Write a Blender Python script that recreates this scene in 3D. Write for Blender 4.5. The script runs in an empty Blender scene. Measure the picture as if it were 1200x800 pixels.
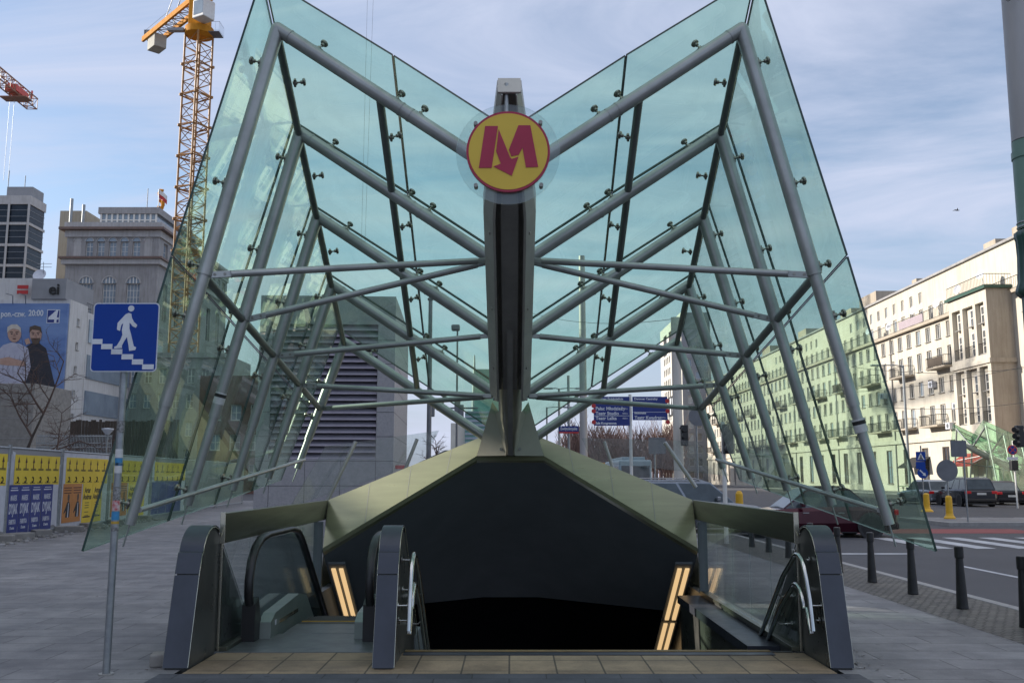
import bpy, bmesh, math, random
from mathutils import Vector, Matrix
V3 = Vector
rnd = random.Random(11)
C = bpy.context.scene.collection
sc = bpy.context.scene
F, EYE, CX = 1100.0, 1.6, 0.023
TH = math.atan(158 / F)
ct, st = math.cos(TH), math.sin(TH)

def at(px, py, d):
    """photo pixel (1200x800) at distance d in front of the camera -> world point"""
    u, v = px - 600, 400 - py
    k = d / (F * ct - v * st)
    return V3((CX + u * k, d, EYE + k * (F * st + v * ct)))

def zat(py, d):
    return at(600, py, d).z

# ------------------------------------------------------------------ materials
def nt(name):
    m = bpy.data.materials.new(name); m.use_nodes = True
    t = m.node_tree; t.nodes.clear()
    out = t.nodes.new('ShaderNodeOutputMaterial')
    return m, t, out

def N(t, typ, **kw):
    n = t.nodes.new(typ)
    for k, v in kw.items():
        if k.startswith('i_'):
            n.inputs[k[2:].replace('_', ' ')].default_value = v
        else:
            setattr(n, k, v)
    return n

def c4(c): return (c[0], c[1], c[2], 1)

def mat(name, c1, c2=None, scale=4.0, rough=.5, metal=0.0, bump=0.0, bscale=None, stretch=(1, 1, 1),
        emit=None, estr=0, streak=0.0, spec=.5, rvar=0.12):
    m, t, out = nt(name)
    b = N(t, 'ShaderNodeBsdfPrincipled'); t.links.new(b.outputs[0], out.inputs[0])
    b.inputs['Metallic'].default_value = metal
    b.inputs['Specular IOR Level'].default_value = spec
    tc = N(t, 'ShaderNodeTexCoord'); mp = N(t, 'ShaderNodeMapping')
    mp.inputs['Scale'].default_value = stretch
    t.links.new(tc.outputs['Object'], mp.inputs[0])
    if c2 is None: c2 = tuple(x * .82 for x in c1)
    no = N(t, 'ShaderNodeTexNoise', i_Scale=scale, i_Detail=6.0, i_Roughness=.62)
    t.links.new(mp.outputs[0], no.inputs['Vector'])
    rp = N(t, 'ShaderNodeValToRGB')
    rp.color_ramp.elements[0].position = .32; rp.color_ramp.elements[1].position = .68
    rp.color_ramp.elements[0].color = c4(c1); rp.color_ramp.elements[1].color = c4(c2)
    t.links.new(no.outputs[0], rp.inputs[0])
    col = rp.outputs[0]
    if streak > 0:
        mp2 = N(t, 'ShaderNodeMapping'); mp2.inputs['Scale'].default_value = (2.2, 2.2, .16)
        t.links.new(tc.outputs['Object'], mp2.inputs[0])
        n2 = N(t, 'ShaderNodeTexNoise', i_Scale=1.6, i_Detail=5.0, i_Roughness=.7)
        t.links.new(mp2.outputs[0], n2.inputs['Vector'])
        r2 = N(t, 'ShaderNodeValToRGB')
        r2.color_ramp.elements[0].position = .45; r2.color_ramp.elements[1].position = .8
        r2.color_ramp.elements[0].color = (1, 1, 1, 1); s = 1 - streak
        r2.color_ramp.elements[1].color = (s, s * .97, s * .92, 1)
        t.links.new(n2.outputs[0], r2.inputs[0])
        mx = N(t, 'ShaderNodeMix', data_type='RGBA', blend_type='MULTIPLY'); mx.inputs[0].default_value = 1
        t.links.new(col, mx.inputs[6]); t.links.new(r2.outputs[0], mx.inputs[7]); col = mx.outputs[2]
    t.links.new(col, b.inputs['Base Color'])
    mr = N(t, 'ShaderNodeMapRange'); mr.inputs[3].default_value = max(.02, rough - rvar); mr.inputs[4].default_value = min(1, rough + rvar)
    t.links.new(no.outputs[0], mr.inputs[0]); t.links.new(mr.outputs[0], b.inputs['Roughness'])
    if bump > 0:
        nb = N(t, 'ShaderNodeTexNoise', i_Scale=bscale or scale * 6, i_Detail=4.0)
        t.links.new(mp.outputs[0], nb.inputs['Vector'])
        bu = N(t, 'ShaderNodeBump'); bu.inputs['Strength'].default_value = bump; bu.inputs['Distance'].default_value = .02
        t.links.new(nb.outputs[0], bu.inputs['Height']); t.links.new(bu.outputs[0], b.inputs['Normal'])
    if emit:
        b.inputs['Emission Color'].default_value = c4(emit); b.inputs['Emission Strength'].default_value = estr
    return m

def paving(name, w, h, c1, c2, mortar, ms=.006, rough=.75, rot=0, offset=.5, bump=.4, stain=.45, wob=0.0):
    m, t, out = nt(name)
    b = N(t, 'ShaderNodeBsdfPrincipled'); t.links.new(b.outputs[0], out.inputs[0])
    b.inputs['Specular IOR Level'].default_value = .35
    tc = N(t, 'ShaderNodeTexCoord'); mp = N(t, 'ShaderNodeMapping'); mp.inputs['Rotation'].default_value = (0, 0, rot)
    t.links.new(tc.outputs['Object'], mp.inputs[0])
    vec = mp.outputs[0]
    if wob:
        nw = N(t, 'ShaderNodeTexNoise', i_Scale=9.0, i_Detail=2.0); t.links.new(vec, nw.inputs['Vector'])
        vm = N(t, 'ShaderNodeMix', data_type='RGBA', blend_type='ADD'); vm.inputs[0].default_value = wob
        t.links.new(vec, vm.inputs[6]); t.links.new(nw.outputs['Color'], vm.inputs[7]); vec = vm.outputs[2]
    br = N(t, 'ShaderNodeTexBrick', offset=offset, squash=1.0)
    br.inputs['Scale'].default_value = 1; br.inputs['Brick Width'].default_value = w; br.inputs['Row Height'].default_value = h
    br.inputs['Mortar Size'].default_value = ms; br.inputs['Mortar Smooth'].default_value = .3
    br.inputs['Color1'].default_value = c4(c1); br.inputs['Color2'].default_value = c4(c2); br.inputs['Mortar'].default_value = c4(mortar)
    t.links.new(vec, br.inputs['Vector'])
    n1 = N(t, 'ShaderNodeTexNoise', i_Scale=.55, i_Detail=8.0, i_Roughness=.65); t.links.new(mp.outputs[0], n1.inputs['Vector'])
    r1 = N(t, 'ShaderNodeValToRGB'); r1.color_ramp.elements[0].position = .33; r1.color_ramp.elements[1].position = .7
    s = 1 - stain
    r1.color_ramp.elements[0].color = (s, s, s * 1.02, 1); r1.color_ramp.elements[1].color = (1.1, 1.08, 1.06, 1)
    t.links.new(n1.outputs[0], r1.inputs[0])
    mx = N(t, 'ShaderNodeMix', data_type='RGBA', blend_type='MULTIPLY'); mx.inputs[0].default_value = 1
    t.links.new(br.outputs['Color'], mx.inputs[6]); t.links.new(r1.outputs[0], mx.inputs[7])
    n2 = N(t, 'ShaderNodeTexNoise', i_Scale=60.0, i_Detail=4.0); t.links.new(mp.outputs[0], n2.inputs['Vector'])
    r2 = N(t, 'ShaderNodeValToRGB'); r2.color_ramp.elements[0].color = (.72, .72, .72, 1); r2.color_ramp.elements[1].color = (1.2, 1.2, 1.2, 1)
    t.links.new(n2.outputs[0], r2.inputs[0])
    m2 = N(t, 'ShaderNodeMix', data_type='RGBA', blend_type='MULTIPLY'); m2.inputs[0].default_value = 1
    t.links.new(mx.outputs[2], m2.inputs[6]); t.links.new(r2.outputs[0], m2.inputs[7])
    vo = N(t, 'ShaderNodeTexVoronoi', i_Scale=2.6); t.links.new(mp.outputs[0], vo.inputs['Vector'])
    n3 = N(t, 'ShaderNodeTexNoise', i_Scale=2.2, i_Detail=7.0, i_Roughness=.7); t.links.new(mp.outputs[0], n3.inputs['Vector'])
    r3 = N(t, 'ShaderNodeValToRGB'); r3.color_ramp.elements[0].position = .055; r3.color_ramp.elements[1].position = .075      # trodden gum spots
    r3.color_ramp.elements[0].color = (.62, .62, .62, 1); r3.color_ramp.elements[1].color = (1, 1, 1, 1); t.links.new(vo.outputs['Distance'], r3.inputs[0])
    r4 = N(t, 'ShaderNodeValToRGB'); r4.color_ramp.elements[0].position = .36; r4.color_ramp.elements[1].position = .62
    r4.color_ramp.elements[0].color = (.74, .74, .75, 1); r4.color_ramp.elements[1].color = (1.05, 1.05, 1.04, 1); t.links.new(n3.outputs[0], r4.inputs[0])
    m3 = N(t, 'ShaderNodeMix', data_type='RGBA', blend_type='MULTIPLY'); m3.inputs[0].default_value = 1
    m4 = N(t, 'ShaderNodeMix', data_type='RGBA', blend_type='MULTIPLY'); m4.inputs[0].default_value = 1
    t.links.new(m2.outputs[2], m3.inputs[6]); t.links.new(r3.outputs[0], m3.inputs[7]); t.links.new(m3.outputs[2], m4.inputs[6]); t.links.new(r4.outputs[0], m4.inputs[7])
    t.links.new(m4.outputs[2], b.inputs['Base Color'])
    mr = N(t, 'ShaderNodeMapRange'); mr.inputs[3].default_value = rough - .25; mr.inputs[4].default_value = rough + .1
    t.links.new(n1.outputs[0], mr.inputs[0]); t.links.new(mr.outputs[0], b.inputs['Roughness'])
    bu = N(t, 'ShaderNodeBump'); bu.inputs['Strength'].default_value = bump; bu.inputs['Distance'].default_value = .006
    iv = N(t, 'ShaderNodeMath', operation='SUBTRACT'); iv.inputs[0].default_value = 1
    t.links.new(br.outputs['Fac'], iv.inputs[1])
    ad = N(t, 'ShaderNodeMath', operation='MULTIPLY_ADD'); ad.inputs[1].default_value = .25
    t.links.new(n2.outputs[0], ad.inputs[0]); t.links.new(iv.outputs[0], ad.inputs[2])
    t.links.new(ad.outputs[0], bu.inputs['Height']); t.links.new(bu.outputs[0], b.inputs['Normal'])
    return m

def glassmat(name, tint, refl=1.0, dirt_haze=.04, dirt_haze_col=(.5, .6, .5), ior=1.5, stretch=(1.6, 1.6, .5)):
    m, t, out = nt(name)
    tr = N(t, 'ShaderNodeBsdfTransparent'); tr.inputs[0].default_value = c4(tint)
    gl = N(t, 'ShaderNodeBsdfGlossy'); gl.inputs['Roughness'].default_value = .0; gl.inputs[0].default_value = (refl, refl, refl, 1)
    df = N(t, 'ShaderNodeBsdfDiffuse'); df.inputs[0].default_value = c4(dirt_haze_col)
    fr = N(t, 'ShaderNodeFresnel'); ge = N(t, 'ShaderNodeNewGeometry'); mi_ = N(t, 'ShaderNodeMapRange')
    mi_.inputs[3].default_value = ior; mi_.inputs[4].default_value = 1 / ior      # same reflectance on either face of the pane
    t.links.new(ge.outputs['Backfacing'], mi_.inputs[0]); t.links.new(mi_.outputs[0], fr.inputs[0])
    mx = N(t, 'ShaderNodeMixShader'); m2 = N(t, 'ShaderNodeMixShader')
    tc = N(t, 'ShaderNodeTexCoord'); no = N(t, 'ShaderNodeTexNoise', i_Scale=.9, i_Detail=7.0, i_Roughness=.7)
    mp = N(t, 'ShaderNodeMapping'); mp.inputs['Scale'].default_value = stretch
    t.links.new(tc.outputs['Object'], mp.inputs[0]); t.links.new(mp.outputs[0], no.inputs['Vector'])
    mr = N(t, 'ShaderNodeMapRange'); mr.inputs[1].default_value = .4; mr.inputs[2].default_value = .8
    mr.inputs[3].default_value = dirt_haze * .15; mr.inputs[4].default_value = dirt_haze
    t.links.new(no.outputs[0], mr.inputs[0])
    t.links.new(mr.outputs[0], mx.inputs[0]); t.links.new(tr.outputs[0], mx.inputs[1]); t.links.new(df.outputs[0], mx.inputs[2])
    t.links.new(fr.outputs[0], m2.inputs[0]); t.links.new(mx.outputs[0], m2.inputs[1]); t.links.new(gl.outputs[0], m2.inputs[2])
    t.links.new(m2.outputs[0], out.inputs[0])
    return m

M = {}
M['tube'] = mat('silver_paint', (.44, .45, .44), (.31, .32, .31), 2.2, .36, .5, bump=.03, bscale=40)
M['tubedark'] = mat('worn_grey_paint', (.25, .27, .27), (.19, .20, .20), 3, .4, .5)
M['spine'] = mat('grey_steel', (.52, .51, .46), (.42, .41, .37), 2.5, .42, .15)
M['spinedark'] = mat('dark_and_shade_steel', (.36, .35, .33), (.27, .265, .25), 3, .5, .1)  # darker tone paints shade into the beam recess; also real joints, collars, bolts
M['foot'] = mat('warm_grey_steel', (.55, .53, .45), (.46, .44, .37), 1.6, .42, .1)
M['chrome'] = mat('polished_steel', (.62, .62, .60), (.5, .5, .48), 5, .17, 1.0, rvar=.06)
M['clampm'] = mat('clamp_steel', (.30, .29, .26), (.2, .19, .17), 9, .3, .9)
M['coping'] = mat('brushed_steel', (.32, .325, .195), (.245, .25, .155), 1.4, .30, .28, stretch=(.3, 1, 6), rvar=.08)
M['band'] = mat('bronze_steel', (.19, .20, .155), (.12, .125, .10), 1.6, .32, .75, stretch=(1, .3, 5), rvar=.08)
M['black'] = mat('black_render', (.16, .175, .185), (.14, .155, .165), 2, .75, 0, spec=.3)
M['deepblack'] = mat('painted_void_black', (.012, .013, .015), None, 2, .95, 0, spec=0)
M['rubber'] = mat('black_rubber', (.014, .014, .016), (.02, .02, .022), 8, .42, 0)
M['stone'] = mat('dark_polished_stone', (.045, .047, .045), (.085, .085, .078), 3.2, .30, 0, rvar=.12)
M['cap'] = mat('blue_grey_metal', (.060, .066, .084), (.045, .050, .064), 3, .38, .35)
M['trim'] = mat('light_trim', (.62, .6, .5), None, 8, .25, .9)
M['granite'] = mat('grey_granite', (.33, .32, .335), (.26, .255, .27), 14, .5, 0)
M['louvre'] = mat('violet_grey_metal', (.40, .38, .45), (.33, .31, .37), 2, .5, .3)
M['voidm'] = mat('shadow_black', (.06, .058, .068), None, 3, .8)
M['glass'] = glassmat('green_glass', (.848, .985, .895), dirt_haze=.07, dirt_haze_col=(.60, .74, .66), ior=1.55)
M['glass2'] = glassmat('streaky_green_glass', (.84, .97, .88), dirt_haze=.15, dirt_haze_col=(.60, .72, .60), ior=1.72, stretch=(2.2, 2.2, .22))  # pale vertical streaks paint reflected highlights on top of plain dirt
M['glassedge'] = mat('glass_edge', (.010, .035, .026), (.016, .05, .038), 6, .2)
M['clear'] = glassmat('clear_glass', (.93, .965, .955), dirt_haze=.05, dirt_haze_col=(.45, .5, .5))
M['esclass'] = glassmat('smoked_glass', (.74, .80, .80), dirt_haze=.08, dirt_haze_col=(.3, .33, .34))
M['acrylic'] = glassmat('acrylic', (.90, .93, .92), dirt_haze=.16, dirt_haze_col=(.65, .7, .7))
M['wglass'] = mat('window_glass', (.06, .065, .07), (.16, .165, .17), 1.2, .06, 0, rvar=.03, spec=.8)
M['wglass2'] = mat('blue_window_glass', (.19, .24, .30), (.27, .33, .39), .5, .08, 0, rvar=.03, spec=.9)
M['curtain'] = mat('curtained_glass', (.34, .32, .28), (.22, .21, .20), 1.1, .25, 0, stretch=(3, 3, .4))
M['wdark'] = mat('dark_window_glass', (.022, .024, .028), (.05, .05, .055), 1.2, .08, 0, rvar=.03, spec=.6)
M['blackglass'] = mat('black_facade_glass', (.010, .016, .026), (.025, .035, .05), .35, .12, 0, rvar=.03, spec=.25)
M['white'] = mat('white_paint', (.72, .72, .70), (.62, .62, .60), 3, .5)
M['wframe'] = mat('window_frame', (.74, .72, .68), (.66, .64, .6), 3, .5)
M['wframe2'] = mat('brown_frame', (.16, .11, .08), None, 3, .5)
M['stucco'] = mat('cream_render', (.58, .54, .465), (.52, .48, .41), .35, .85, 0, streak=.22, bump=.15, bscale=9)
M['stucco2'] = mat('sand_and_shade_render', (.44, .385, .31), (.37, .32, .26), .5, .85, 0, streak=.3)
M['pale'] = mat('pale_render', (.62, .60, .55), (.54, .52, .48), .3, .8, 0, streak=.15)
M['greystone'] = mat('grey_stone', (.35, .345, .35), (.28, .275, .28), .5, .85, 0, streak=.35)
M['greylight'] = mat('light_stone', (.46, .45, .45), (.39, .385, .385), .5, .85, 0, streak=.3)
M['copper'] = mat('brown_cornice', (.19, .125, .10), (.13, .09, .08), 2, .6)
M['beige'] = mat('beige_render', (.42, .37, .29), (.36, .32, .25), .4, .85, 0, streak=.2)
M['whitewall'] = mat('white_wall', (.62, .615, .61), (.54, .535, .53), .4, .8, 0, streak=.25)
M['greycl'] = mat('grey_cladding_and_shade', (.26, .265, .28), (.22, .225, .24), .6, .55)
M['concrete'] = mat('concrete', (.30, .29, .27), (.21, .20, .19), 3, .85, 0, bump=.3)
M['green'] = mat('dark_green_trim', (.03, .085, .06), None, 3, .5)
M['ygold'] = mat('crane_yellow', (.58, .25, .028), (.46, .19, .02), 1.5, .8, 0, spec=.15)
M['rusty'] = mat('crane_ochre', (.38, .19, .06), (.28, .14, .045), 2, .55, 0)
M['cranered'] = mat('crane_red', (.62, .075, .05), None, 2, .5)
M['craneredrust'] = mat('crane_pale_red', (.36, .19, .13), None, 2, .5)
M['cweight'] = mat('counterweight', (.38, .37, .32), (.30, .29, .26), .8, .8)
M['blue'] = mat('sign_blue', (.002, .040, .27), (.003, .048, .31), 2, .4, 0, spec=.25)
M['signwhite'] = mat('sign_white', (.70, .73, .78), None, 6, .35)
M['navy'] = mat('direction_blue', (.006, .025, .20), None, 2, .4)
M['red'] = mat('red_paint', (.5, .03, .03), None, 3, .45)
M['crimson'] = mat('crimson', (.42, .014, .062), (.36, .012, .05), 4, .4)
M['myellow'] = mat('sign_yellow', (.74, .51, .05), (.68, .46, .045), 3, .42)
M['galv'] = mat('galvanised', (.34, .36, .37), (.24, .26, .28), 12, .42, .6)
M['gback'] = mat('sign_back', (.17, .18, .20), (.14, .15, .165), 4, .5, .3)
M['polegrey'] = mat('mast_grey', (.42, .41, .41), (.33, .325, .33), 2.2, .5, .2, stretch=(1, 1, .2))
M['polegreen'] = mat('mast_green', (.19, .30, .25), (.155, .255, .21), 1.5, .45, 0)
M['polegreendark'] = mat('mast_dark_green', (.035, .085, .075), (.025, .065, .057), 3, .4, 0)
M['bollard'] = mat('black_iron', (.012, .012, .014), (.022, .022, .024), 7, .45, 0)
M['yellowpost'] = mat('post_yellow', (.72, .42, .02), (.62, .35, .02), 4, .5)
M['bark'] = mat('bark', (.045, .035, .03), (.075, .06, .05), 6, .9)
M['twig'] = mat('twig', (.085, .055, .045), (.12, .08, .065), 2, .9)
M['twig2'] = mat('reddish_twig', (.14, .085, .075), (.19, .125, .11), .2, .9)
M['timber'] = mat('brown_slats', (.085, .065, .05), (.05, .04, .032), 4, .85, stretch=(6, 6, .3))
M['posterY'] = mat('yellow_paper', (.80, .60, .05), (.72, .53, .045), 2, .7)
M['posterB'] = mat('blue_paper', (.035, .05, .24), (.025, .04, .18), 2, .65)
M['posterO'] = mat('orange_paper', (.58, .25, .07), (.5, .2, .05), 2, .65)
M['paper'] = mat('white_paper', (.6, .62, .68), (.5, .52, .58), 4, .75)
M['ink'] = mat('black_ink', (.02, .02, .02), None, 3, .7)
M['inkbrown'] = mat('brown_ink', (.09, .03, .02), None, 3, .7)
M['inkwhite'] = mat('white_ink', (.62, .64, .72), None, 3, .7)
M['skin'] = mat('printed_skin', (.50, .32, .25), (.42, .26, .2), 3, .7)
M['shirt'] = mat('printed_shirt', (.50, .50, .58), (.4, .4, .5), 1, .7)
M['jacket'] = mat('printed_jacket', (.035, .035, .045), None, 1, .7)
M['hair'] = mat('printed_hair', (.10, .07, .05), None, 3, .7)
M['blond'] = mat('printed_blond', (.6, .55, .48), None, 3, .7)
M['bbblue'] = mat('billboard_blue', (.045, .11, .33), (.20, .30, .52), .09, .6, stretch=(.6, .6, 2.2))
M['tyre'] = mat('tyre', (.015, .015, .016), None, 9, .8)
M['rim'] = mat('alloy', (.35, .35, .36), None, 8, .3, .8)
M['carglass'] = mat('car_glass', (.03, .04, .045), (.07, .09, .10), 1.3, .05, 0, rvar=.02, spec=.8)
M['headl'] = mat('headlamp', (.75, .78, .8), None, 8, .1, .3)
M['taill'] = mat('tail_lamp', (.45, .012, .015), None, 8, .2, emit=(.6, .01, .01), estr=.05)
M['plate'] = mat('number_plate', (.65, .66, .66), None, 8, .4)
M['carsilver'] = mat('silver_car_paint', (.30, .32, .35), None, 2, .22, .6)
M['cardark'] = mat('graphite_car_paint', (.035, .037, .046), None, 2, .18, .4)
M['carblack'] = mat('black_car_paint', (.012, .012, .016), None, 2, .14, .2)
M['carmaroon'] = mat('maroon_car_paint', (.055, .007, .018), None, 2, .18, .3)
M['bus'] = mat('bus_white', (.30, .40, .46), None, 1, .35)
M['busblue'] = mat('bus_blue', (.06, .2, .34), None, 1, .3)
M['tlwarm'] = mat('lamp_tube', (.8, .6, .3), None, 3, .4, emit=(1.0, .66, .32), estr=.40)
M['nosing'] = mat('worn_orange_strip', (.22, .14, .05), (.16, .11, .05), 9, .6)
M['step'] = mat('escalator_metal', (.20, .22, .225), (.15, .165, .17), 4, .4, .6)
M['stepdark'] = mat('dark_grooves', (.06, .068, .06), (.045, .05, .045), 4, .5, .4)
M['cowl'] = mat('cowl_grey_green', (.27, .31, .29), (.22, .26, .24), 3, .4, .3)
M['safety'] = mat('safety_yellow', (.55, .34, .05), None, 4, .6)
M['granitestep'] = mat('step_stone', (.30, .25, .19), (.24, .2, .155), 18, .6)
M['plaza'] = paving('plaza_slabs', .82, .41, (.27, .27, .278), (.20, .20, .208), (.115, .115, .12), ms=.008, offset=.37, stain=.3)
M['plaza2'] = paving('dark_entrance_slabs', .6, .3, (.11, .115, .135), (.085, .09, .108), (.05, .05, .058), ms=.006, offset=.5, stain=.3)
M['tactile'] = paving('beige_tactile_slabs', .395, .45, (.40, .31, .205), (.33, .25, .165), (.12, .095, .07), ms=.009, offset=0, stain=.35)
M['cobble'] = paving('small_cobbles', .11, .10, (.20, .19, .165), (.125, .12, .108), (.06, .055, .05), ms=.014, offset=.5, stain=.4, bump=.9, wob=.05)
M['kerb'] = mat('kerb_granite', (.33, .32, .31), (.25, .245, .24), 7, .7, bump=.2)
M['asphalt'] = mat('asphalt', (.055, .056, .064), (.085, .086, .095), .35, .85, bump=.5, bscale=90)
M['roadpaint'] = mat('road_white', (.55, .56, .58), (.36, .37, .39), 1.8, .8)
M['roadred'] = mat('road_red', (.26, .06, .06), None, 2, .85)
M['sticker'] = mat('sticker_white', (.65, .65, .65), None, 30, .5)
M['stickerb'] = mat('sticker_blue', (.04, .25, .5), None, 30, .5)
M['stickerk'] = mat('sticker_black', (.02, .02, .02), (.4, .4, .4), 40, .5)
M['stickerr'] = mat('sticker_red', (.45, .06, .07), (.6, .55, .55), 40, .5)
M['awning'] = mat('awning_red', (.5, .05, .05), None, 3, .7)
M['gtower'] = mat('green_curtain_wall', (.10, .24, .22), (.15, .31, .28), .12, .2, 0)
M['bikegreen'] = mat('bike_green', (.05, .4, .12), None, 3, .5)

# ------------------------------------------------------------------ mesh builder
class MB:
    def __init__(s): s.bm = bmesh.new()
    def poly(s, pts, mi=0, smooth=False):
        vs = [s.bm.verts.new(p) for p in pts]
        f = s.bm.faces.new(vs); f.material_index = mi; f.smooth = smooth
        return f
    def box(s, c, size, mi=0, bev=0.0, rot=None, seg=2):
        t = bmesh.new(); bmesh.ops.create_cube(t, size=1)
        for v in t.verts: v.co = V3((v.co.x * size[0], v.co.y * size[1], v.co.z * size[2]))
        if bev > 0: bmesh.ops.bevel(t, geom=t.edges[:], offset=bev, segments=seg, affect='EDGES', profile=.5)
        if rot is not None: bmesh.ops.transform(t, matrix=rot.to_4x4(), verts=t.verts)
        bmesh.ops.translate(t, vec=V3(c), verts=t.verts)
        s.join(t, mi); return s
    def b2(s, x0, x1, y0, y1, z0, z1, mi=0, bev=0.0):
        return s.box(((x0 + x1) / 2, (y0 + y1) / 2, (z0 + z1) / 2), (abs(x1 - x0), abs(y1 - y0), abs(z1 - z0)), mi, bev)
    def join(s, t, mi=None, smooth=None):
        mp = {}
        for v in t.verts: mp[v] = s.bm.verts.new(v.co)
        for f in t.faces:
            try:
                g = s.bm.faces.new([mp[v] for v in f.verts])
                g.material_index = f.material_index if mi is None else mi
                g.smooth = f.smooth if smooth is None else smooth
            except ValueError: pass
        t.free()
    def tube(s, p0, p1, r0, r1=None, n=12, mi=0, caps=True):
        p0, p1 = V3(p0), V3(p1); r1 = r0 if r1 is None else r1
        d = p1 - p0
        if d.length < 1e-6: return s
        q = d.to_track_quat('Z', 'Y').to_matrix()
        a = [(math.cos(2 * math.pi * i / n), math.sin(2 * math.pi * i / n)) for i in range(n)]
        R0 = [p0 + q @ V3((x * r0, y * r0, 0)) for x, y in a]; R1 = [p1 + q @ V3((x * r1, y * r1, 0)) for x, y in a]
        v0 = [s.bm.verts.new(p) for p in R0]; v1 = [s.bm.verts.new(p) for p in R1]
        for i in range(n):
            j = (i + 1) % n
            f = s.bm.faces.new((v0[i], v0[j], v1[j], v1[i])); f.material_index = mi; f.smooth = n > 5
        if caps:
            s.poly(R0[::-1], mi); s.poly(R1, mi)
        return s
    def path(s, pts, r, n=12, mi=0):
        pts = [V3(p) for p in pts]; rings = []; prev = None
        for i, p in enumerate(pts):
            d = (pts[min(i + 1, len(pts) - 1)] - pts[max(i - 1, 0)]).normalized()
            if prev is None:
                up = V3((1, 0, 0)) if abs(d.x) < .9 else V3((0, 0, 1))
                a = (up - d * up.dot(d)).normalized()
            else: a = (prev - d * prev.dot(d)).normalized()
            prev = a; b = d.cross(a)
            rings.append([s.bm.verts.new(p + a * math.cos(2 * math.pi * k / n) * r + b * math.sin(2 * math.pi * k / n) * r) for k in range(n)])
        for A_, B_ in zip(rings, rings[1:]):
            for k in range(n):
                l = (k + 1) % n
                f = s.bm.faces.new((A_[k], A_[l], B_[l], B_[k])); f.material_index = mi; f.smooth = True
        for R, rev in ((rings[0], True), (rings[-1], False)):
            s.poly([v.co.copy() for v in (R[::-1] if rev else R)], mi)
        return s
    def loft(s, secs, mi=0, caps=True, smooth=False):
        vs = [[s.bm.verts.new(p) for p in sec] for sec in secs]; n = len(secs[0])
        for A_, B_ in zip(vs, vs[1:]):
            for k in range(n):
                l = (k + 1) % n
                f = s.bm.faces.new((A_[k], A_[l], B_[l], B_[k])); f.material_index = mi; f.smooth = smooth
        if caps:
            s.poly([V3(p) for p in secs[0]][::-1], mi); s.poly([V3(p) for p in secs[-1]], mi)
        return s
    def prism(s, poly, a0, a1, axis='x', mi=0, side=None):
        """polygon extruded between a0 and a1; axis x: (y,z), y: (x,z), z: (x,y)"""
        def q(p, a):
            return V3((a, p[0], p[1])) if axis == 'x' else V3((p[0], a, p[1])) if axis == 'y' else V3((p[0], p[1], a))
        n = len(poly)
        s.poly([q(p, a0) for p in poly], mi); s.poly([q(p, a1) for p in poly][::-1], mi)
        for i in range(n):
            j = (i + 1) % n
            s.poly([q(poly[i], a0), q(poly[i], a1), q(poly[j], a1), q(poly[j], a0)], mi if side is None else side)
        return s
    def lathe(s, prof, c=(0, 0, 0), n=20, mi=0, mat4=None):
        c = V3(c); rings = []
        for r, z in prof:
            ring = []
            for k in range(n):
                p = V3((r * math.cos(2 * math.pi * k / n), r * math.sin(2 * math.pi * k / n), z))
                if mat4 is not None: p = mat4 @ p
                ring.append(p + c)
            rings.append(ring)
        for A_, B_ in zip(rings, rings[1:]):
            va = [s.bm.verts.new(p) for p in A_]; vb = [s.bm.verts.new(p) for p in B_]
            for k in range(n):
                l = (k + 1) % n
                f = s.bm.faces.new((va[k], va[l], vb[l], vb[k])); f.material_index = mi; f.smooth = True
        if prof[0][0] > 1e-5: s.poly(rings[0][::-1], mi)
        if prof[-1][0] > 1e-5: s.poly(rings[-1], mi)
        return s
    def disc(s, c, r, t, axis='y', n=48, mi=0, side=None):
        pl = [(r * math.cos(2 * math.pi * k / n), r * math.sin(2 * math.pi * k / n)) for k in range(n)]
        c = V3(c)
        if axis == 'y': return s.prism([(c.x + a, c.z + b) for a, b in pl], c.y, c.y + t, 'y', mi, side)
        if axis == 'x': return s.prism([(c.y + a, c.z + b) for a, b in pl], c.x, c.x + t, 'x', mi, side)
        return s.prism([(c.x + a, c.y + b) for a, b in pl], c.z, c.z + t, 'z', mi, side)
    def text(s, string, mtx, size, depth=.004, mi=0, align='CENTER', width=None, bold=0.0):
        cu = bpy.data.curves.new('t', 'FONT'); cu.body = string; cu.size = size; cu.align_x = align; cu.align_y = 'CENTER'
        cu.extrude = depth; cu.resolution_u = 3; cu.offset = bold
        o = bpy.data.objects.new('t', cu); C.objects.link(o)
        bpy.context.view_layer.update()
        me = bpy.data.meshes.new_from_object(o.evaluated_get(bpy.context.evaluated_depsgraph_get()))
        t = bmesh.new(); t.from_mesh(me)
        if width and len(t.verts):
            xs = [v.co.x for v in t.verts]; k = width / max(1e-6, max(xs) - min(xs))
            for v in t.verts: v.co.x *= k
        bmesh.ops.transform(t, matrix=mtx, verts=t.verts)
        s.join(t, mi, False)
        bpy.data.objects.remove(o); bpy.data.meshes.remove(me); bpy.data.curves.remove(cu)
        return s

OFF = {}
def thing(name, label, cat, loc=(0, 0, 0), rz=0.0, group=None):
    o = bpy.data.objects.new(name, None); C.objects.link(o); o.empty_display_size = .3
    o.location = loc; o.rotation_euler = (0, 0, rz)
    tag(o, label, cat, group); OFF[o.name] = V3(loc) if rz == 0 else V3((0, 0, 0))
    return o

def tag(o, label=None, cat=None, group=None, kind=None):
    if label: o['label'] = label
    if cat: o['category'] = cat
    if group: o['group'] = group
    if kind: o['kind'] = kind
    return o

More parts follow.
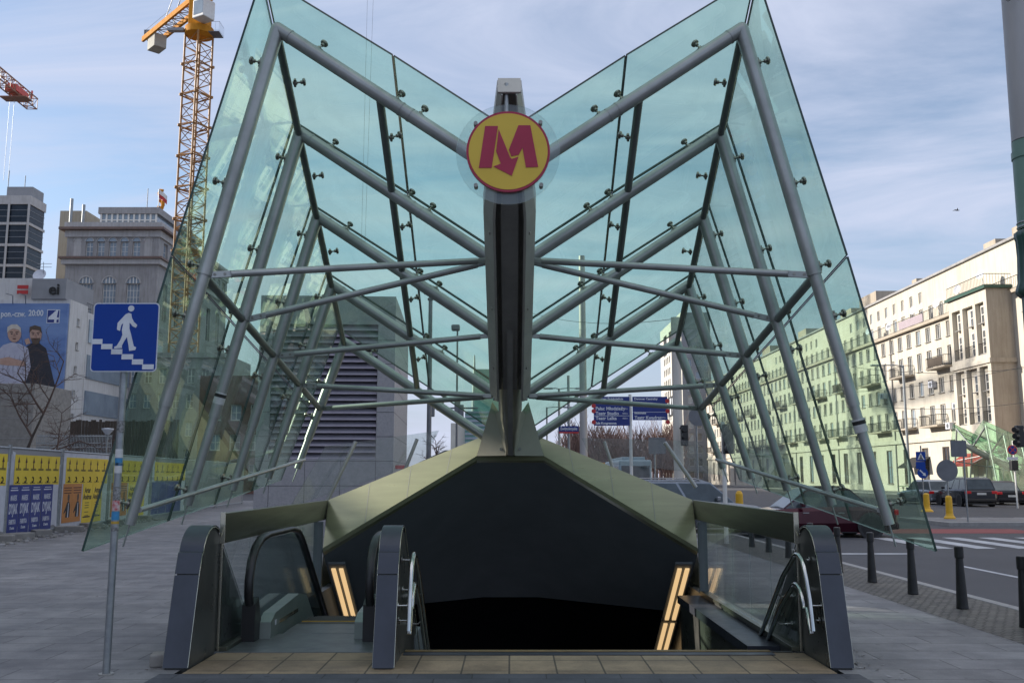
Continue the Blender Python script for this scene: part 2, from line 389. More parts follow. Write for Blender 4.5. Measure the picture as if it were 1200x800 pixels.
def part(name, mb, mats, parent=None, label=None, loc=None, recalc=True):
    """link the builder as ONE mesh object; under a parent its world coordinates become local ones"""
    if not isinstance(mats, (list, tuple)): mats = [mats]
    if recalc: bmesh.ops.recalc_face_normals(mb.bm, faces=mb.bm.faces)
    off = V3((0, 0, 0))
    if parent is not None: off = OFF.get(parent.name, off)
    elif loc is not None: off = V3(loc)
    if off.length > 0: bmesh.ops.translate(mb.bm, vec=-off, verts=mb.bm.verts)
    me = bpy.data.meshes.new(name); mb.bm.to_mesh(me); mb.bm.free()
    for m in mats: me.materials.append(M[m] if isinstance(m, str) else m)
    o = bpy.data.objects.new(name, me); C.objects.link(o)
    if parent is not None: o.parent = parent; OFF[o.name] = off
    elif loc is not None: o.location = loc; OFF[o.name] = V3(loc)
    if label: o['label'] = label
    return o

def single(name, mb, mats, label, cat, group=None, loc=None):
    o = part(name, mb, mats, None, None, loc); tag(o, label, cat, group); return o

def structure(name, mb, mats):
    o = part(name, mb, mats); o['kind'] = 'structure'; return o

def copy_tree(o, parent=None, skip=()):
    c = o.copy(); C.objects.link(c); c.parent = parent
    for ch in list(o.children):
        if ch.name.split('.')[0] in skip: continue
        copy_tree(ch, c, skip)
    return c

def facade(mb, o, u, n, W, H, holes, depth=.2, mi=0, rmi=0):
    """wall sheet with rectangular openings and their reveals; o = lower corner, u along, n outward"""
    o, u, n = V3(o), V3(u), V3(n); z = V3((0, 0, 1))
    xs = sorted({0.0, W} | {h[0] for h in holes} | {h[1] for h in holes})
    zs = sorted({0.0, H} | {h[2] for h in holes} | {h[3] for h in holes})
    P = lambda x, y, d=0: o + u * x + z * y - n * d
    from collections import defaultdict
    rows = defaultdict(list)
    for h in holes: rows[(h[2], h[3])].append(h)
    for a, b in zip(zs, zs[1:]):
        zc = (a + b) / 2
        act = sorted([h for h in holes if h[2] < zc < h[3]])
        x = 0.0
        for h in act:
            if h[0] > x + 1e-6: mb.poly([P(x, a), P(h[0], a), P(h[0], b), P(x, b)], mi)
            x = h[1]
        if x < W - 1e-6: mb.poly([P(x, a), P(W, a), P(W, b), P(x, b)], mi)
    for x0, x1, z0, z1 in holes:
        mb.poly([P(x0, z0), P(x1, z0), P(x1, z0, depth), P(x0, z0, depth)], rmi)
        mb.poly([P(x0, z1), P(x1, z1), P(x1, z1, depth), P(x0, z1, depth)], rmi)
        mb.poly([P(x0, z0), P(x0, z1), P(x0, z1, depth), P(x0, z0, depth)], rmi)
        mb.poly([P(x1, z0), P(x1, z1), P(x1, z1, depth), P(x1, z0, depth)], rmi)

WM = {}
def window_mesh(w, h, nx=2, nz=1, glass='wglass', frame='wframe', sill=True, t=.085):
    key = (round(w, 2), round(h, 2), nx, nz, glass, frame, sill)
    if key in WM: return WM[key]
    mb = MB(); mb.b2(0, w, -.06, -.02, 0, h, 0)
    mb.b2(0, t, -.02, .02, 0, h, 1); mb.b2(w - t, w, -.02, .02, 0, h, 1)
    mb.b2(t, w - t, -.02, .02, 0, t, 1); mb.b2(t, w - t, -.02, .02, h - t, h, 1)
    for i in range(1, nx): mb.b2(w * i / nx - t * .45, w * i / nx + t * .45, -.02, .02, t, h - t, 1)
    for i in range(1, nz): mb.b2(t, w - t, -.02, .015, h * i / nz - t * .4, h * i / nz + t * .4, 1)
    if sill: mb.b2(-.08, w + .08, -.02, .30, -.07, -.003, 2)
    me = bpy.data.meshes.new('window'); mb.bm.to_mesh(me); mb.bm.free()
    for m in (glass, frame, 'concrete'): me.materials.append(M[m])
    WM[key] = me
    return me

def frame_mtx(o, u, n):
    u, n = V3(u).normalized(), V3(n).normalized(); z = V3((0, 0, 1))
    m = Matrix.Identity(4)
    for r in range(3):
        m[r][0] = u[r]; m[r][1] = n[r]; m[r][2] = z[r]; m[r][3] = o[r]
    return m

def put_window(me, o, u, n, parent, name='window'):
    ob = bpy.data.objects.new(name, me); C.objects.link(ob); ob.parent = parent
    ob.matrix_local = frame_mtx(V3(o) - OFF.get(parent.name, V3()), u, n)
    return ob

def windows(parent, o, u, n, holes, depth=.2, limit=100, **kw):
    """one object per window for the ones nearest the camera, the rest as one part"""
    o, u, n = V3(o), V3(u).normalized(), V3(n).normalized()
    pos = []
    for x0, x1, z0, z1 in holes:
        p = o + u * x0 + V3((0, 0, 1)) * z0 - n * (depth - .06)
        pos.append(((p - V3((0, 0, 1.6))).length, p, x1 - x0, z1 - z0))
    pos.sort(key=lambda q: q[0])
    alt = {'wglass': ('wglass', 'wglass', 'curtain', 'wglass2', 'wdark'), 'wglass2': ('wglass2', 'wglass2', 'wglass', 'curtain')}.get(kw.get('glass', 'wglass'), (kw.get('glass'),))
    for d, p, w, h in pos[:limit]:
        k2 = dict(kw); k2['glass'] = rnd.choice(alt); put_window(window_mesh(w, h, **k2), p, u, n, parent)
    rest = pos[limit:]
    if rest:
        bmx = bmesh.new()
        for d, p, w, h in rest:
            t = bmesh.new(); t.from_mesh(window_mesh(w, h, **kw))
            gi = rnd.choice((0, 0, 3, 4, 5))
            for f in t.faces:
                if f.material_index == 0: f.material_index = gi
            bmesh.ops.transform(t, matrix=frame_mtx(p, u, n), verts=t.verts)
            me = bpy.data.meshes.new('tmp'); t.to_mesh(me); t.free(); bmx.from_mesh(me); bpy.data.meshes.remove(me)
        me0 = window_mesh(rest[0][2], rest[0][3], **kw)
        mb = MB(); mb.bm.free(); mb.bm = bmx
        ob = part('window', mb, list(me0.materials) + [M['wglass2'], M['curtain'], M['wdark']], parent, recalc=False)
        ob['kind'] = 'stuff'
# ================================================================== glass canopy (butterfly roof)
def fA(i, s): return V3((s * (2.228 + .037 * i), 8.5 + 1.2 * i, 5.849 - .587 * i))
def fV(i): return V3((0, 8.5 + 1.2 * i, 4.356 - .611 * i))
def fB(i, s): return V3((s * (3.38 - .098 * i), 8.5 + 1.2 * i, 1.178 + .133 * i))
def fS(i, s):
    a, b = fA(i, s), fB(i, s); z = 3.438 - .222 * i
    return a.lerp(b, (a.z - z) / (a.z - b.z))
def fP(i, s): return fV(i).lerp(fA(i, s), .555)

canopy = thing('glass_canopy', 'large green glass canopy on silver tubes folded like wings above the near metro stairs',
               'canopy', (0, 13.4, 0))
VD = V3((0, 1.2, -.611)).normalized(); VN = V3((0, .611, 1.2)).normalized()

def spine_sec(i, pts, kx=1, kh=1):
    b = fV(i)
    return [b + V3((x * kx, 0, 0)) + VN * h * kh for x, h in pts]
flange = [(.135, -.27), (.16, -.275), (.25, -.15), (.255, .07), (.15, .07)]
sp = MB()
for s in (1, -1):
    fl = [(s * x, h) for x, h in flange]
    sp.loft([spine_sec(-.835, fl, .4, .55), spine_sec(.2, fl), spine_sec(2.62, fl)], 0)
web = [(-.148, -.10), (.148, -.10), (.148, .068), (-.148, .068)]
sp.loft([spine_sec(-.835, web, .4, .55), spine_sec(.2, web), spine_sec(2.62, web)], 1)
cb = [(-.085, -.20), (.085, -.20), (.085, -.022), (-.085, -.022)]
sp.loft([spine_sec(-.6, cb, .45, .5), spine_sec(.2, cb), spine_sec(2.5, cb)], 1)
# end cap of the nose
cap = [(-.24, -.24), (.24, -.24), (.24, .075), (-.24, .075)]
sp.loft([spine_sec(-.85, cap, .4, .55), spine_sec(-.837, cap, .4, .55)], 0)
# stiffener ribs across the flanges
for i in (.35, 1.25, 2.1):
    for s in (1, -1):
        sp.loft([spine_sec(i, [(s * .152, -.24), (s * .20, -.24), (s * .258, .075), (s * .152, .06)]),
                 spine_sec(i + .03, [(s * .152, -.24), (s * .20, -.24), (s * .258, .075), (s * .152, .06)])], 0)
spine = part('spine_beam', sp, ['spine', 'spinedark', 'foot'], canopy)

ft = MB()
z0 = 1.885
for s in (1, -1):
    ft.loft([[V3((s * .062, 13.05, z0)), V3((s * .47, 13.28, z0)), V3((s * .47, 14.0, z0)), V3((s * .062, 14.0, z0))],
             [V3((s * .062, 12.72, 2.34)), V3((s * .25, 12.95, 2.62)), V3((s * .25, 13.9, 2.3)), V3((s * .055, 13.9, 2.3))]], 0)
    ft.loft([[V3((s * .034, 13.02, z0 + .01)), V3((s * .06, 13.08, z0 + .01)), V3((s * .06, 13.5, z0 + .01)), V3((s * .034, 13.5, z0 + .01))],
             [V3((s * .034, 12.55, 2.12)), V3((s * .10, 12.72, 2.20)), V3((s * .10, 13.2, 2.3)), V3((s * .034, 13.2, 2.3))],
             [V3((s * .034, 11.95, 2.40)), V3((s * .15, 12.15, 2.46)), V3((s * .15, 12.9, 2.5)), V3((s * .034, 12.9, 2.5))],
             [V3((s * .034, 11.2, 2.76)), V3((s * .15, 11.45, 2.80)), V3((s * .15, 12.2, 2.8)), V3((s * .034, 12.2, 2.8))]], 0, True, True)
    ft.tube((s * .13, 13.1, z0 + .09), (s * .13, 13.04, z0 + .09), .022, n=8, mi=1)
foot = part('foot_plates', ft, ['foot', 'spinedark'], canopy)
fn = MB()
pv = lambda i, h: (fV(i) + VN * h)
fin = [(pv(1.55, -.235).y, pv(1.55, -.235).z), (12.1, 2.24), (12.93, 1.885), (13.6, 1.885), (pv(3.6, -.1).y, pv(3.6, -.1).z)]
fn.prism(fin, -.034, .034, 'x', 0, 1)
part('fin_plate', fn, ['foot', 'spinedark'], canopy)

# clamp prototype: z axis = glass normal, origin on the tube axis, disc .15 above
def clamp_mesh(length):
    mb = MB()
    mb.tube((0, 0, .05), (0, 0, length - .02), .009, n=8)
    mb.lathe([(.0, .045), (.020, .05), (.026, .068), (.022, .09), (.0, .1)], n=12)
    mb.tube((-.045, 0, .07), (.045, 0, .07), .014, n=8)
    mb.lathe([(.0, length - .055), (.018, length - .05), (.020, length - .03), (.038, length - .022), (.040, length - .008), (.034, length - .001), (.0, length)], n=16)
    me = bpy.data.meshes.new('glass_clamp'); bmesh.ops.recalc_face_normals(mb.bm, faces=mb.bm.faces)
    mb.bm.to_mesh(me); mb.bm.free(); me.materials.append(M['clampm']); return me
CL = .175
clmesh = clamp_mesh(CL)
def clamp(p, n, parent, along):
    n = V3(n).normalized(); a = V3(along); a = (a - n * a.dot(n)).normalized(); b = n.cross(a)
    ob = bpy.data.objects.new('glass_clamp', clmesh); C.objects.link(ob); ob.parent = parent
    m = Matrix.Identity(4); q = V3(p) - OFF[canopy.name]
    for r in range(3): m[r][0] = a[r]; m[r][1] = b[r]; m[r][2] = n[r]; m[r][3] = q[r]
    ob.matrix_local = m

frame_tubes = {}
for s in (-1, 1):
    nroof = (fA(4, s) - fA(0, s)).cross(fV(0) - fA(0, s)).normalized()
    if nroof.z < 0: nroof = -nroof
    nwall = (fA(4, s) - fA(0, s)).cross(fB(0, s) - fA(0, s)).normalized()
    if nwall.x * s < 0: nwall = -nwall
    YD = (fA(1, s) - fA(0, s)).normalized()
    for i in range(5):
        a, v, b, sp_, p = fA(i, s), fV(i), fB(i, s), fS(i, s), fP(i, s)
        dirv = (v - a).normalized(); e = a + dirv * ((v - a).length - .235)
        t = MB(); t.tube(a, e, .066, n=16)
        t.lathe([(0, -.066), (.033, -.057), (.057, -.033), (.066, 0), (.057, .033), (.033, .057), (0, .066)], a, 16)
        t.box(e, (.06, .12, .16), bev=.008)
        for fr, w_ in ((.535, .018), (.575, .018), (.05, .016), (.93, .03)):      # weld beads at the purlin joints
            q_ = a.lerp(v, fr); t.tube(q_, q_ + dirv * w_, .0705, n=16)
        rt = part('roof_tube', t, 'tube', canopy)
        t = MB(); k1 = a.lerp(b, .515); k2 = a.lerp(b, .775)
        t.tube(a, k1, .067, n=16); t.tube(k1, k2, .057, n=16); t.tube(k2, b, .047, n=16)
        t.tube(k1 + (a - b).normalized() * .02, k1, .069, n=16)
        t.tube(b, b + (b - a).normalized() * .20, .008, n=6)
        lg = part('leg_tube', t, 'tube', canopy)
        fr_r = {0: (.16, .5, .60, .93)}.get(i, (.13, .50, .60, .9) if i < 4 else (.14, .57, .9))
        for fr in fr_r: clamp(a.lerp(v, fr), nroof, rt, dirv)
        for fr in (.075, .33, .50, .60, .965)[:5 if i < 3 else 4]: clamp(a.lerp(b, fr), nwall, lg, (b - a))
        # strut to the spine
        j = {0: 1, 1: 1, 2: 2, 3: 3, 4: 3}[i]
        vj = fV(j) + V3((s * .25, {0: -.05, 1: .05, 2: 0, 3: -.05, 4: .05}[i], .10))
        d = (vj - sp_).normalized(); t = MB()
        t.tube(sp_ + d * .24, vj - d * .1, .034, n=14)
        t.box(sp_ + d * .15, (.20, .022, .062), 0, .004, d.to_track_quat('X', 'Z').to_matrix())
        t.box(vj - d * .06, (.14, .022, .055), 0, .004, d.to_track_quat('X', 'Z').to_matrix())
        for q in (.10, .19): t.tube(sp_ + d * q + V3((0, -.02, 0)), sp_ + d * q + V3((0, .02, 0)), .013, n=8, mi=1)
        part('strut', t, ['tube', 'clampm'], canopy)
    for i in range(4):
        for nm, fn_, r, dn in (('ridge_purlin', fA, .038, .0), ('roof_purlin', fP, .040, .0), ('wall_purlin', fS, .042, 0)):
            p0, p1 = fn_(i, s), fn_(i + 1, s); t = MB(); dd = (p1 - p0).normalized()
            if nm == 'ridge_purlin': p0 = p0 - V3((0, 0, .05)); p1 = p1 - V3((0, 0, .05))
            t.tube(p0 + dd * .055, p1 - dd * .055, r, n=12)
            pu = part(nm, t, 'tubedark', canopy)
            if nm == 'roof_purlin' and i < 4:
                clamp(p0.lerp(p1, .42), (nroof + (fA(0, s) - fV(0)).normalized() * -.55), pu, dd)
            if nm == 'ridge_purlin' and i < 3:
                clamp(p0.lerp(p1, .45), (nroof * .9 - (fA(0, s) - fV(0)).normalized() * .75), pu, dd)
        p0, p1 = fB(i, s), fB(i + 1, s); t = MB(); up = (fA(i, s) - fB(i, s)).normalized() * .13
        t.tube(p0 + up - V3((s * .05, 0, 0)), p1 + up - V3((s * .05, 0, 0)), .024, n=10)
        part('bottom_rail', t, 'tube', canopy)
    # glass: panes bounded by the frames, offset outwards
    GT = .022
    def pane(c00, c10, c11, c01, nrm, gap=.008):
        cs = [V3(c) for c in (c00, c10, c11, c01)]; ce = sum(cs, V3()) / 4
        q = []
        for k, c in enumerate(cs):
            e1 = (cs[(k + 1) % 4] - c).normalized(); e2 = (cs[k - 1] - c).normalized()
            q.append(c + (e1 + e2) * gap)
        lo = [c + nrm * (CL) for c in q]; hi = [c + nrm * (CL + GT) for c in q]
        mb = MB(); mb.poly(lo, 0); mb.poly(hi[::-1], 0)
        for k in range(4):
            l = (k + 1) % 4; mb.poly([lo[k], hi[k], hi[l], lo[l]], 1)
        return mb
    ii = [-.29, 1.08, 2.08, 3.08, 4.06]
    def gA(i): # ridge line of the glass: where both glass planes meet
        return fA(i, s)
    # offset ridge so that roof and wall glass meet
    ang = nroof.angle(nwall); ridge_extra = math.tan(ang / 2) * CL
    du = (nroof - nwall * nroof.dot(nwall)).normalized(); dw = (nwall - nroof * nwall.dot(nroof)).normalized()
    for k in range(4):
        i0, i1 = ii[k], ii[k + 1]
        A0, A1 = fA(i0, s) + dw * ridge_extra, fA(i1, s) + dw * ridge_extra
        P0 = fV(i0).lerp(fA(i0, s), .53); P1 = fV(i1).lerp(fA(i1, s), .53)
        V0, V1 = fV(i0) + V3((s * .10, 0, .07)), fV(i1) + V3((s * .10, 0, .07))
        part('roof_pane', pane(A0, A1, P1, P0, nroof), ['glass', 'glassedge'], canopy)
        part('roof_pane', pane(P0, P1, V1, V0, nroof), ['glass', 'glassedge'], canopy)
        R0, R1 = fA(i0, s) + du * ridge_extra, fA(i1, s) + du * ridge_extra
        S0, S1 = fS(i0, s), fS(i1, s)
        ext = lambda i: fB(i, s) + (fB(i, s) - fA(i, s)).normalized() * .23
        part('wall_pane', pane(R0, R1, S1, S0, nwall), ['glass2', 'glassedge'], canopy)
        part('wall_pane', pane(S0, S1, ext(i1), ext(i0), nwall), ['glass2', 'glassedge'], canopy)

# small stickers on the legs
for i, s, fr in ((1, -1, .71), (0, 1, .80)):
    p = fA(i, s).lerp(fB(i, s), fr)
    t = MB(); d = (fB(i, s) - fA(i, s)).normalized()
    t.tube(p, p + d * .12, .0585, n=16, mi=0); t.tube(p + d * .015, p + d * .05, .0592, n=16, mi=1)
    part('leg_sticker', t, ['sticker', 'ink'], canopy)

# ================================================================== round metro sign
SC = at(595.5, 177.5, 7.42); kk = 1.0 / 3.3333
sign = thing('metro_sign', 'round yellow sign with crimson letter M and arrow on the canopy beam tip', 'sign', (SC.x, SC.y + .1, SC.z))
pxm = 7.42 / (F * ct - 225 * st)             # metres per photo pixel there
t = MB(); t.disc((SC.x - .002, SC.y + .035, SC.z - .01), 61 * pxm, .014, 'y', 72); part('backing_disc', t, 'acrylic', sign)
t = MB(); t.disc(SC, 49.0 * pxm, .034, 'y', 72); part('rim', t, 'crimson', sign)
t = MB(); t.disc((SC.x, SC.y - .004, SC.z), 46.3 * pxm, .008, 'y', 72); part('face_disc', t, 'myellow', sign)
def zp(x, y): return ((x - 250) * kk * pxm + SC.x, -(y - 392) * kk * pxm + SC.z)
L1 = [(160, 290), (210, 290), (186, 460), (136, 460)]
L2 = [(213, 303), (258, 418), (264, 424), (290, 415), (264, 492), (193, 454), (221, 443), (203, 392)]
L3 = [(290, 287), (337, 287), (367, 456), (319, 458), (306, 378), (291, 407), (262, 413), (253, 386)]
t = MB()
for L in (L1, L2, L3): t.prism([zp(*p) for p in L], SC.y - .009, SC.y - .0035, 'y', 0)
part('letter', t, 'crimson', sign)
for dx, dy in ((-128, -118), (127, -122), (-126, 134), (129, 132)):
    x, z = zp(250 + dx, 392 + dy); t = MB(); t.tube((x, SC.y + .01, z), (x, SC.y + .09, z), .017, n=12); part('bolt', t, 'clampm', sign)
t = MB(); tp = at(593.5, 97, 7.5); t.tube((tp.x, 7.47, tp.z - .02), (tp.x, 7.47, SC.z), .018, n=10)
t.tube((tp.x - .07, 7.46, at(593, 106, 7.46).z), (tp.x + .07, 7.46, at(593, 106, 7.46).z), .016, n=10)
t.box((SC.x, 7.52, SC.z - .05), (.14, .12, .5), 1, .01)
part('mounting_rod', t, ['tube', 'spine'], sign)

# ================================================================== stairwell: portal, walls, parapets, stairs, escalator
WX = 2.62
portal = thing('stairwell_portal', 'low peaked metal portal over the black stair opening, carrying the canopy foot', 'portal', (0, 13.6, 0))
lowL, upL = V3((-2.60, 13.30, .62)), V3((-2.66, 13.92, 1.262))
lowP = V3((-.475, 13.30, 1.885)); upP = lowP + (lowP - lowL) * .048 + (upL - lowL) * .35
def cope_sec(lo, up): return [lo, up, up + V3((0, .35, -.12)), lo + V3((0, .75, -.45)), lo + V3((0, .02, -.06))]
mir = lambda v: V3((-v.x, v.y, v.z))
for s in (0, 1):
    a, b = cope_sec(lowL, upL), cope_sec(lowP, upP)
    if s: a, b = [mir(v) for v in a], [mir(v) for v in b]
    mb = MB(); steps = 10
    mb.loft([[p.lerp(q, k / steps) for p, q in zip(a, b)] for k in range(steps + 1)], 0)
    part('coping', mb, 'coping', portal)
    for k_ in (.27, .54, .80):                     # sheet joints
        nrm_ = (b[0] - a[0]).cross(a[1] - a[0]).normalized(); nrm_ = nrm_ if nrm_.y < 0 else -nrm_
        p_, q_ = a[0].lerp(b[0], k_) + nrm_ * .0025, a[1].lerp(b[1], k_) + nrm_ * .0025; w_ = (b[0] - a[0]).normalized() * .008
        mb = MB(); mb.poly([p_, p_ + w_, q_ + w_, q_]); part('sheet_joint', mb, 'spinedark', portal)
b = cope_sec(lowP, upP)
mb = MB(); mb.loft([[v + V3((.002, 0, 0)) for v in b], [mir(v) - V3((.002, 0, 0)) for v in b]], 0); part('crown_plate', mb, 'coping', portal)
prof = [(-2.61, .57), (-.475, 1.835), (.475, 1.835), (2.61, .57)]
SL = .70
mb = MB(); Lh = 3.55
secA = [V3((x, 13.32, z)) for x, z in prof]; ZE = -.45; secB = [V3((x, 13.32 + (z - ZE) / SL, ZE)) for x, z in prof]
va = [mb.bm.verts.new(v) for v in secA]; vb = [mb.bm.verts.new(v) for v in secB]
for k in range(3): f_ = mb.bm.faces.new((va[k], va[k + 1], vb[k + 1], vb[k])); f_.smooth = True
up = [V3((v.x, v.y, v.z + .035)) for v in secA]; ub = [V3((v.x, v.y, v.z + .035)) for v in secB]
for k in range(3): mb.poly([up[k], ub[k], ub[k + 1], up[k + 1]], 0)
for k in range(3): mb.poly([secA[k], up[k], up[k + 1], secA[k + 1]], 0)
part('soffit', mb, 'black', portal)
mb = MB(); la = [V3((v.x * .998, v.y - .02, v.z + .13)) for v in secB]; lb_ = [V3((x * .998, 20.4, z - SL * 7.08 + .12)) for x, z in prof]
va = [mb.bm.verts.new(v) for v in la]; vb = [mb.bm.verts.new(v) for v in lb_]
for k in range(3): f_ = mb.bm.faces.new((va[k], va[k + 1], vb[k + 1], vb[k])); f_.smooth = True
part('lower_soffit', mb, 'deepblack', portal)  # black sheet stands in for the unlit depth of the stairwell
mb = MB()
r0 = [V3((-2.75, 14.25, 1.13)), V3((-.6, 14.28, 2.05)), V3((.6, 14.28, 2.05)), V3((2.75, 14.25, 1.13))]
r1 = [V3((v.x, 18.2, .06)) for v in r0]
for k in range(3): mb.poly([r0[k], r0[k + 1], r1[k + 1], r1[k]], 0)
for s in (0, 3): mb.poly([r0[s], r1[s], V3((r1[s].x, 18.2, -.1)), V3((r0[s].x, 13.95, -.1))], 0)
part('roof_cover', mb, 'coping', portal)

for s, side in ((-1, 'left'), (1, 'right')):
    w = MB()
    w.b2(s * WX, s * (WX + .13), 8.9, 26.5, -6.2, .012, 0)
    single('stairwell_wall', w, 'black' if s < 0 else 'stone', 'dark wall lining the %s side of the stairwell' % side, 'wall')
    pr = thing('glass_parapet', 'bronze steel parapet with glass panes beside the %s' % ('escalator, left of the stairwell' if s < 0 else 'stairs, right of the stairwell'),
               'parapet', (s * 2.67, 11, 0))
    b = MB(); b.b2(s * 2.66, s * 2.70, 8.95, 13.9, .985, 1.262, 0, .006); part('top_band', b, 'band', pr)
    b = MB(); b.b2(s * 2.656, s * 2.704, 8.925, 8.945, .98, 1.268, 0, .003); b.b2(s * 2.67, s * 2.69, 8.925, 8.945, .012, .975, 0, .003); part('end_post', b, 'trim', pr)
    b = MB(); b.b2(s * 2.60, s * 2.72, 13.22, 13.29, .012, .98, 0, .005); part('corner_post', b, 'black', pr)
    for k in range(5):
        y0 = 9.0 + k * .84; b = MB(); b.b2(s * 2.66, s * 2.676, y0, y0 + .828, .05, .984, 0); part('glass_pane', b, ['clear'], pr)
    b = MB(); b.b2(s * 2.60, s * 2.74, 8.95, 13.2, .012, .05, 0, .004); part('base_rail', b, 'band', pr)
# ledge inside the right wall
lg = MB(); lg.loft([[V3((2.30, 9.4, -.02)), V3((2.615, 9.4, -.02)), V3((2.615, 9.4, -.12)), V3((2.30, 9.4, -.12))],
                    [V3((2.30, 13.3, -.02)), V3((2.615, 13.3, -.02)), V3((2.615, 13.3, -.12)), V3((2.30, 13.3, -.12))]], 0)
lg.b2(2.34, 2.615, 9.42, 13.3, -2.5, -.121, 1)
single('stairwell_ledge', lg, ['cap', 'stone'], 'flat ledge along the foot of the right parapet glass', 'ledge')

# fins at the foot of the entrance
def fin_profile():
    p = [(8.17, -.35), (8.17, .012), (8.36, .76), (8.42, .93)]
    for k in range(0, 9):
        a = math.radians(170 - k * 17.5); p.append((8.72 + .29 * math.cos(a), .86 + .28 * math.sin(a)))
    p += [(10.55, -.35)]
    return p
fp = fin_profile()
def fin_wall(x0, x1, label):
    o = thing('balustrade_end', label, 'end wall', ((x0 + x1) / 2, 8.6, 0))
    mb = MB(); mb.prism(fp, x0 + .012, x1 - .012, 'x', 0); part('side_panels', mb, 'stone', o)
    mb = MB(); n = 11
    outer = [V3((0, y, z)) for y, z in fp[1:1 + n]]
    outer[1:1] = [outer[0].lerp(outer[1], .985)]
    def strip(pts, smooth):
        vs = []
        for k, p in enumerate(pts):
            d = (pts[min(k + 1, len(pts) - 1)] - pts[max(k - 1, 0)]).normalized(); nn = V3((0, -d.z, d.y)) * .02
            vs.append([p, nn])
        for (p, a), (q, b) in zip(vs, vs[1:]):
            f = [V3((x0, 0, 0)) + p + a, V3((x1, 0, 0)) + p + a, V3((x1, 0, 0)) + q + b, V3((x0, 0, 0)) + q + b]
            mb.poly(f, 0, False)
            for x in (x0, x1): mb.poly([V3((x, 0, 0)) + p, V3((x, 0, 0)) + p + a, V3((x, 0, 0)) + q + b, V3((x, 0, 0)) + q], 0)
    strip([outer[0], outer[1]], False)
    fine = []
    for k in range(2, len(outer) - 1):
        for j in range(4):
            p0, p1, p2, p3 = outer[max(k - 1, 2)], outer[k], outer[k + 1], outer[min(k + 2, len(outer) - 1)]; t_ = j / 4
            fine.append(.5 * ((2 * p1) + (p2 - p0) * t_ + (2 * p0 - 5 * p1 + 4 * p2 - p3) * t_ ** 2 + (3 * p1 - p0 - 3 * p2 + p3) * t_ ** 3))
    fine.append(outer[-1]); strip(fine, True)
    part('front_cap', mb, ['cap', 'ink'], o)
    for xe in (x0, x1):
        mb = MB(); mb.path([(xe, y - .012, z + .006) for y, z in fp[1:14]], .0045, 6); part('edge_trim', mb, 'trim', o)
    return o
fin_wall(-2.90, -2.69, 'dark fin shaped end wall left of the escalator, beside the paved plaza')
fin_wall(-1.145, -.965, 'dark fin shaped end wall dividing the escalator from the stairs')
fin_wall(2.69, 2.885, 'dark fin shaped end wall right of the stairs, nearest the road')

# handrails
def handrail(xw, s, label):
    """double stainless rail fixed to a wall face at xw, standing off towards s"""
    o = thing('stair_handrail', label, 'handrail', (xw + s * .1, 8.5, 0)); x = xw + s * .11
    for dz, dy, zend in ((0, 0, .30), (-.27, .08, .27)):
        pts = [(x, 8.24 + dy * .5 + (0 if dz == 0 else .0), zend)]
        pts += [(x, 8.30 + dy, .55 + dz * .3), (x, 8.37 + dy, .72 + dz)]
        for k in range(7):
            a = math.radians(165 - k * 20); pts.append((x, 8.60 + dy + .22 * math.cos(a), .70 + dz + .21 * math.sin(a)))
        pts += [(x, 9.1 + dy, .66 + dz), (x, 9.9 + dy, .05 + dz), (x, 13.3, -2.25 + dz)]
        mb = MB(); mb.path(pts, .0215, 12); part('rail', mb, 'chrome', o)
        for (y, z) in ((8.33 + dy, .55 + dz * .5), (8.62 + dy, .91 + dz), (9.3 + dy, .51 + dz), (10.4 + dy, -.33 + dz)):
            mb = MB(); mb.path([(x, y, z - .02), (x - s * .03, y, z - .05), (xw - s * .003, y, z - .05)], .008, 8)
            mb.tube((xw + s * .012, y, z - .05), (xw - s * .003, y, z - .05), .03, n=12); part('bracket', mb, 'chrome', o)
    return o
handrail(-.965, 1, 'double stainless steel handrail on the dividing end wall, left side of the stairs')
handrail(2.69, -1, 'double stainless steel handrail on the right end wall, nearest the road')

# stairs
stc = thing('staircase', 'stone stairs descending into the dark metro entrance', 'stairs', (.9, 9, 0))
mb = MB(); pr_ = [(8.95, .006)]; y, z = 9.0, .006
for k in range(34):
    pr_ += [(y, z), (y, z - .16)]; y += .31; z -= .16
pr_ += [(26.4, z), (26.4, -6.3), (8.95, -6.3)]
mb.prism(pr_, -.962, 2.618, 'x', 0); part('flight', mb, 'stone', stc)
mb = MB(); mb.b2(-.962, 2.40, 8.935, 9.012, .008, .014, 0, .002); part('nosing', mb, 'nosing', stc)
mb = MB(); mb.b2(-.962, 2.40, 8.78, 8.898, .005, .012, 0); part('edge_slab', mb, 'cap', stc)
w = MB(); w.b2(-2.75, 2.75, 26.5, 26.6, -6.3, -.05); single('stairwell_end_wall', w, 'black', 'black wall deep at the end of the stairwell', 'wall')

# escalator
es = thing('escalator', 'escalator with black handrails and smoked glass sides descending left of the stairs', 'escalator', (-1.95, 10, 0))
mb = MB(); mb.b2(-2.68, -1.15, 8.92, 9.92, -.05, .012, 0, .003); mb.b2(-2.32, -1.56, 9.93, 10.55, -.05, .014, 0, .002); part('landing_plate', mb, 'step', es)
mb = MB(); mb.b2(-2.30, -1.50, 10.552, 10.66, -.04, .018, 0); 
part('comb_plate', mb, 'stepdark', es)
mb = MB(); mb.b2(-2.30, -1.50, 10.70, 10.725, -.03, .022, 0); part('comb_line', mb, 'safety', es)
mb0 = MB(); mb0.b2(-2.30, -1.50, 0, .40, -.12, 0, 0)
for k in range(30): mb0.b2(-2.29 + k * .0266, -2.28 + k * .0266, 0, .40, 0, .006, 0)
st0 = part('step', mb0, 'stepdark', es); st0.location = V3((0, 10.73, .006))
y, z = 11.13, .006
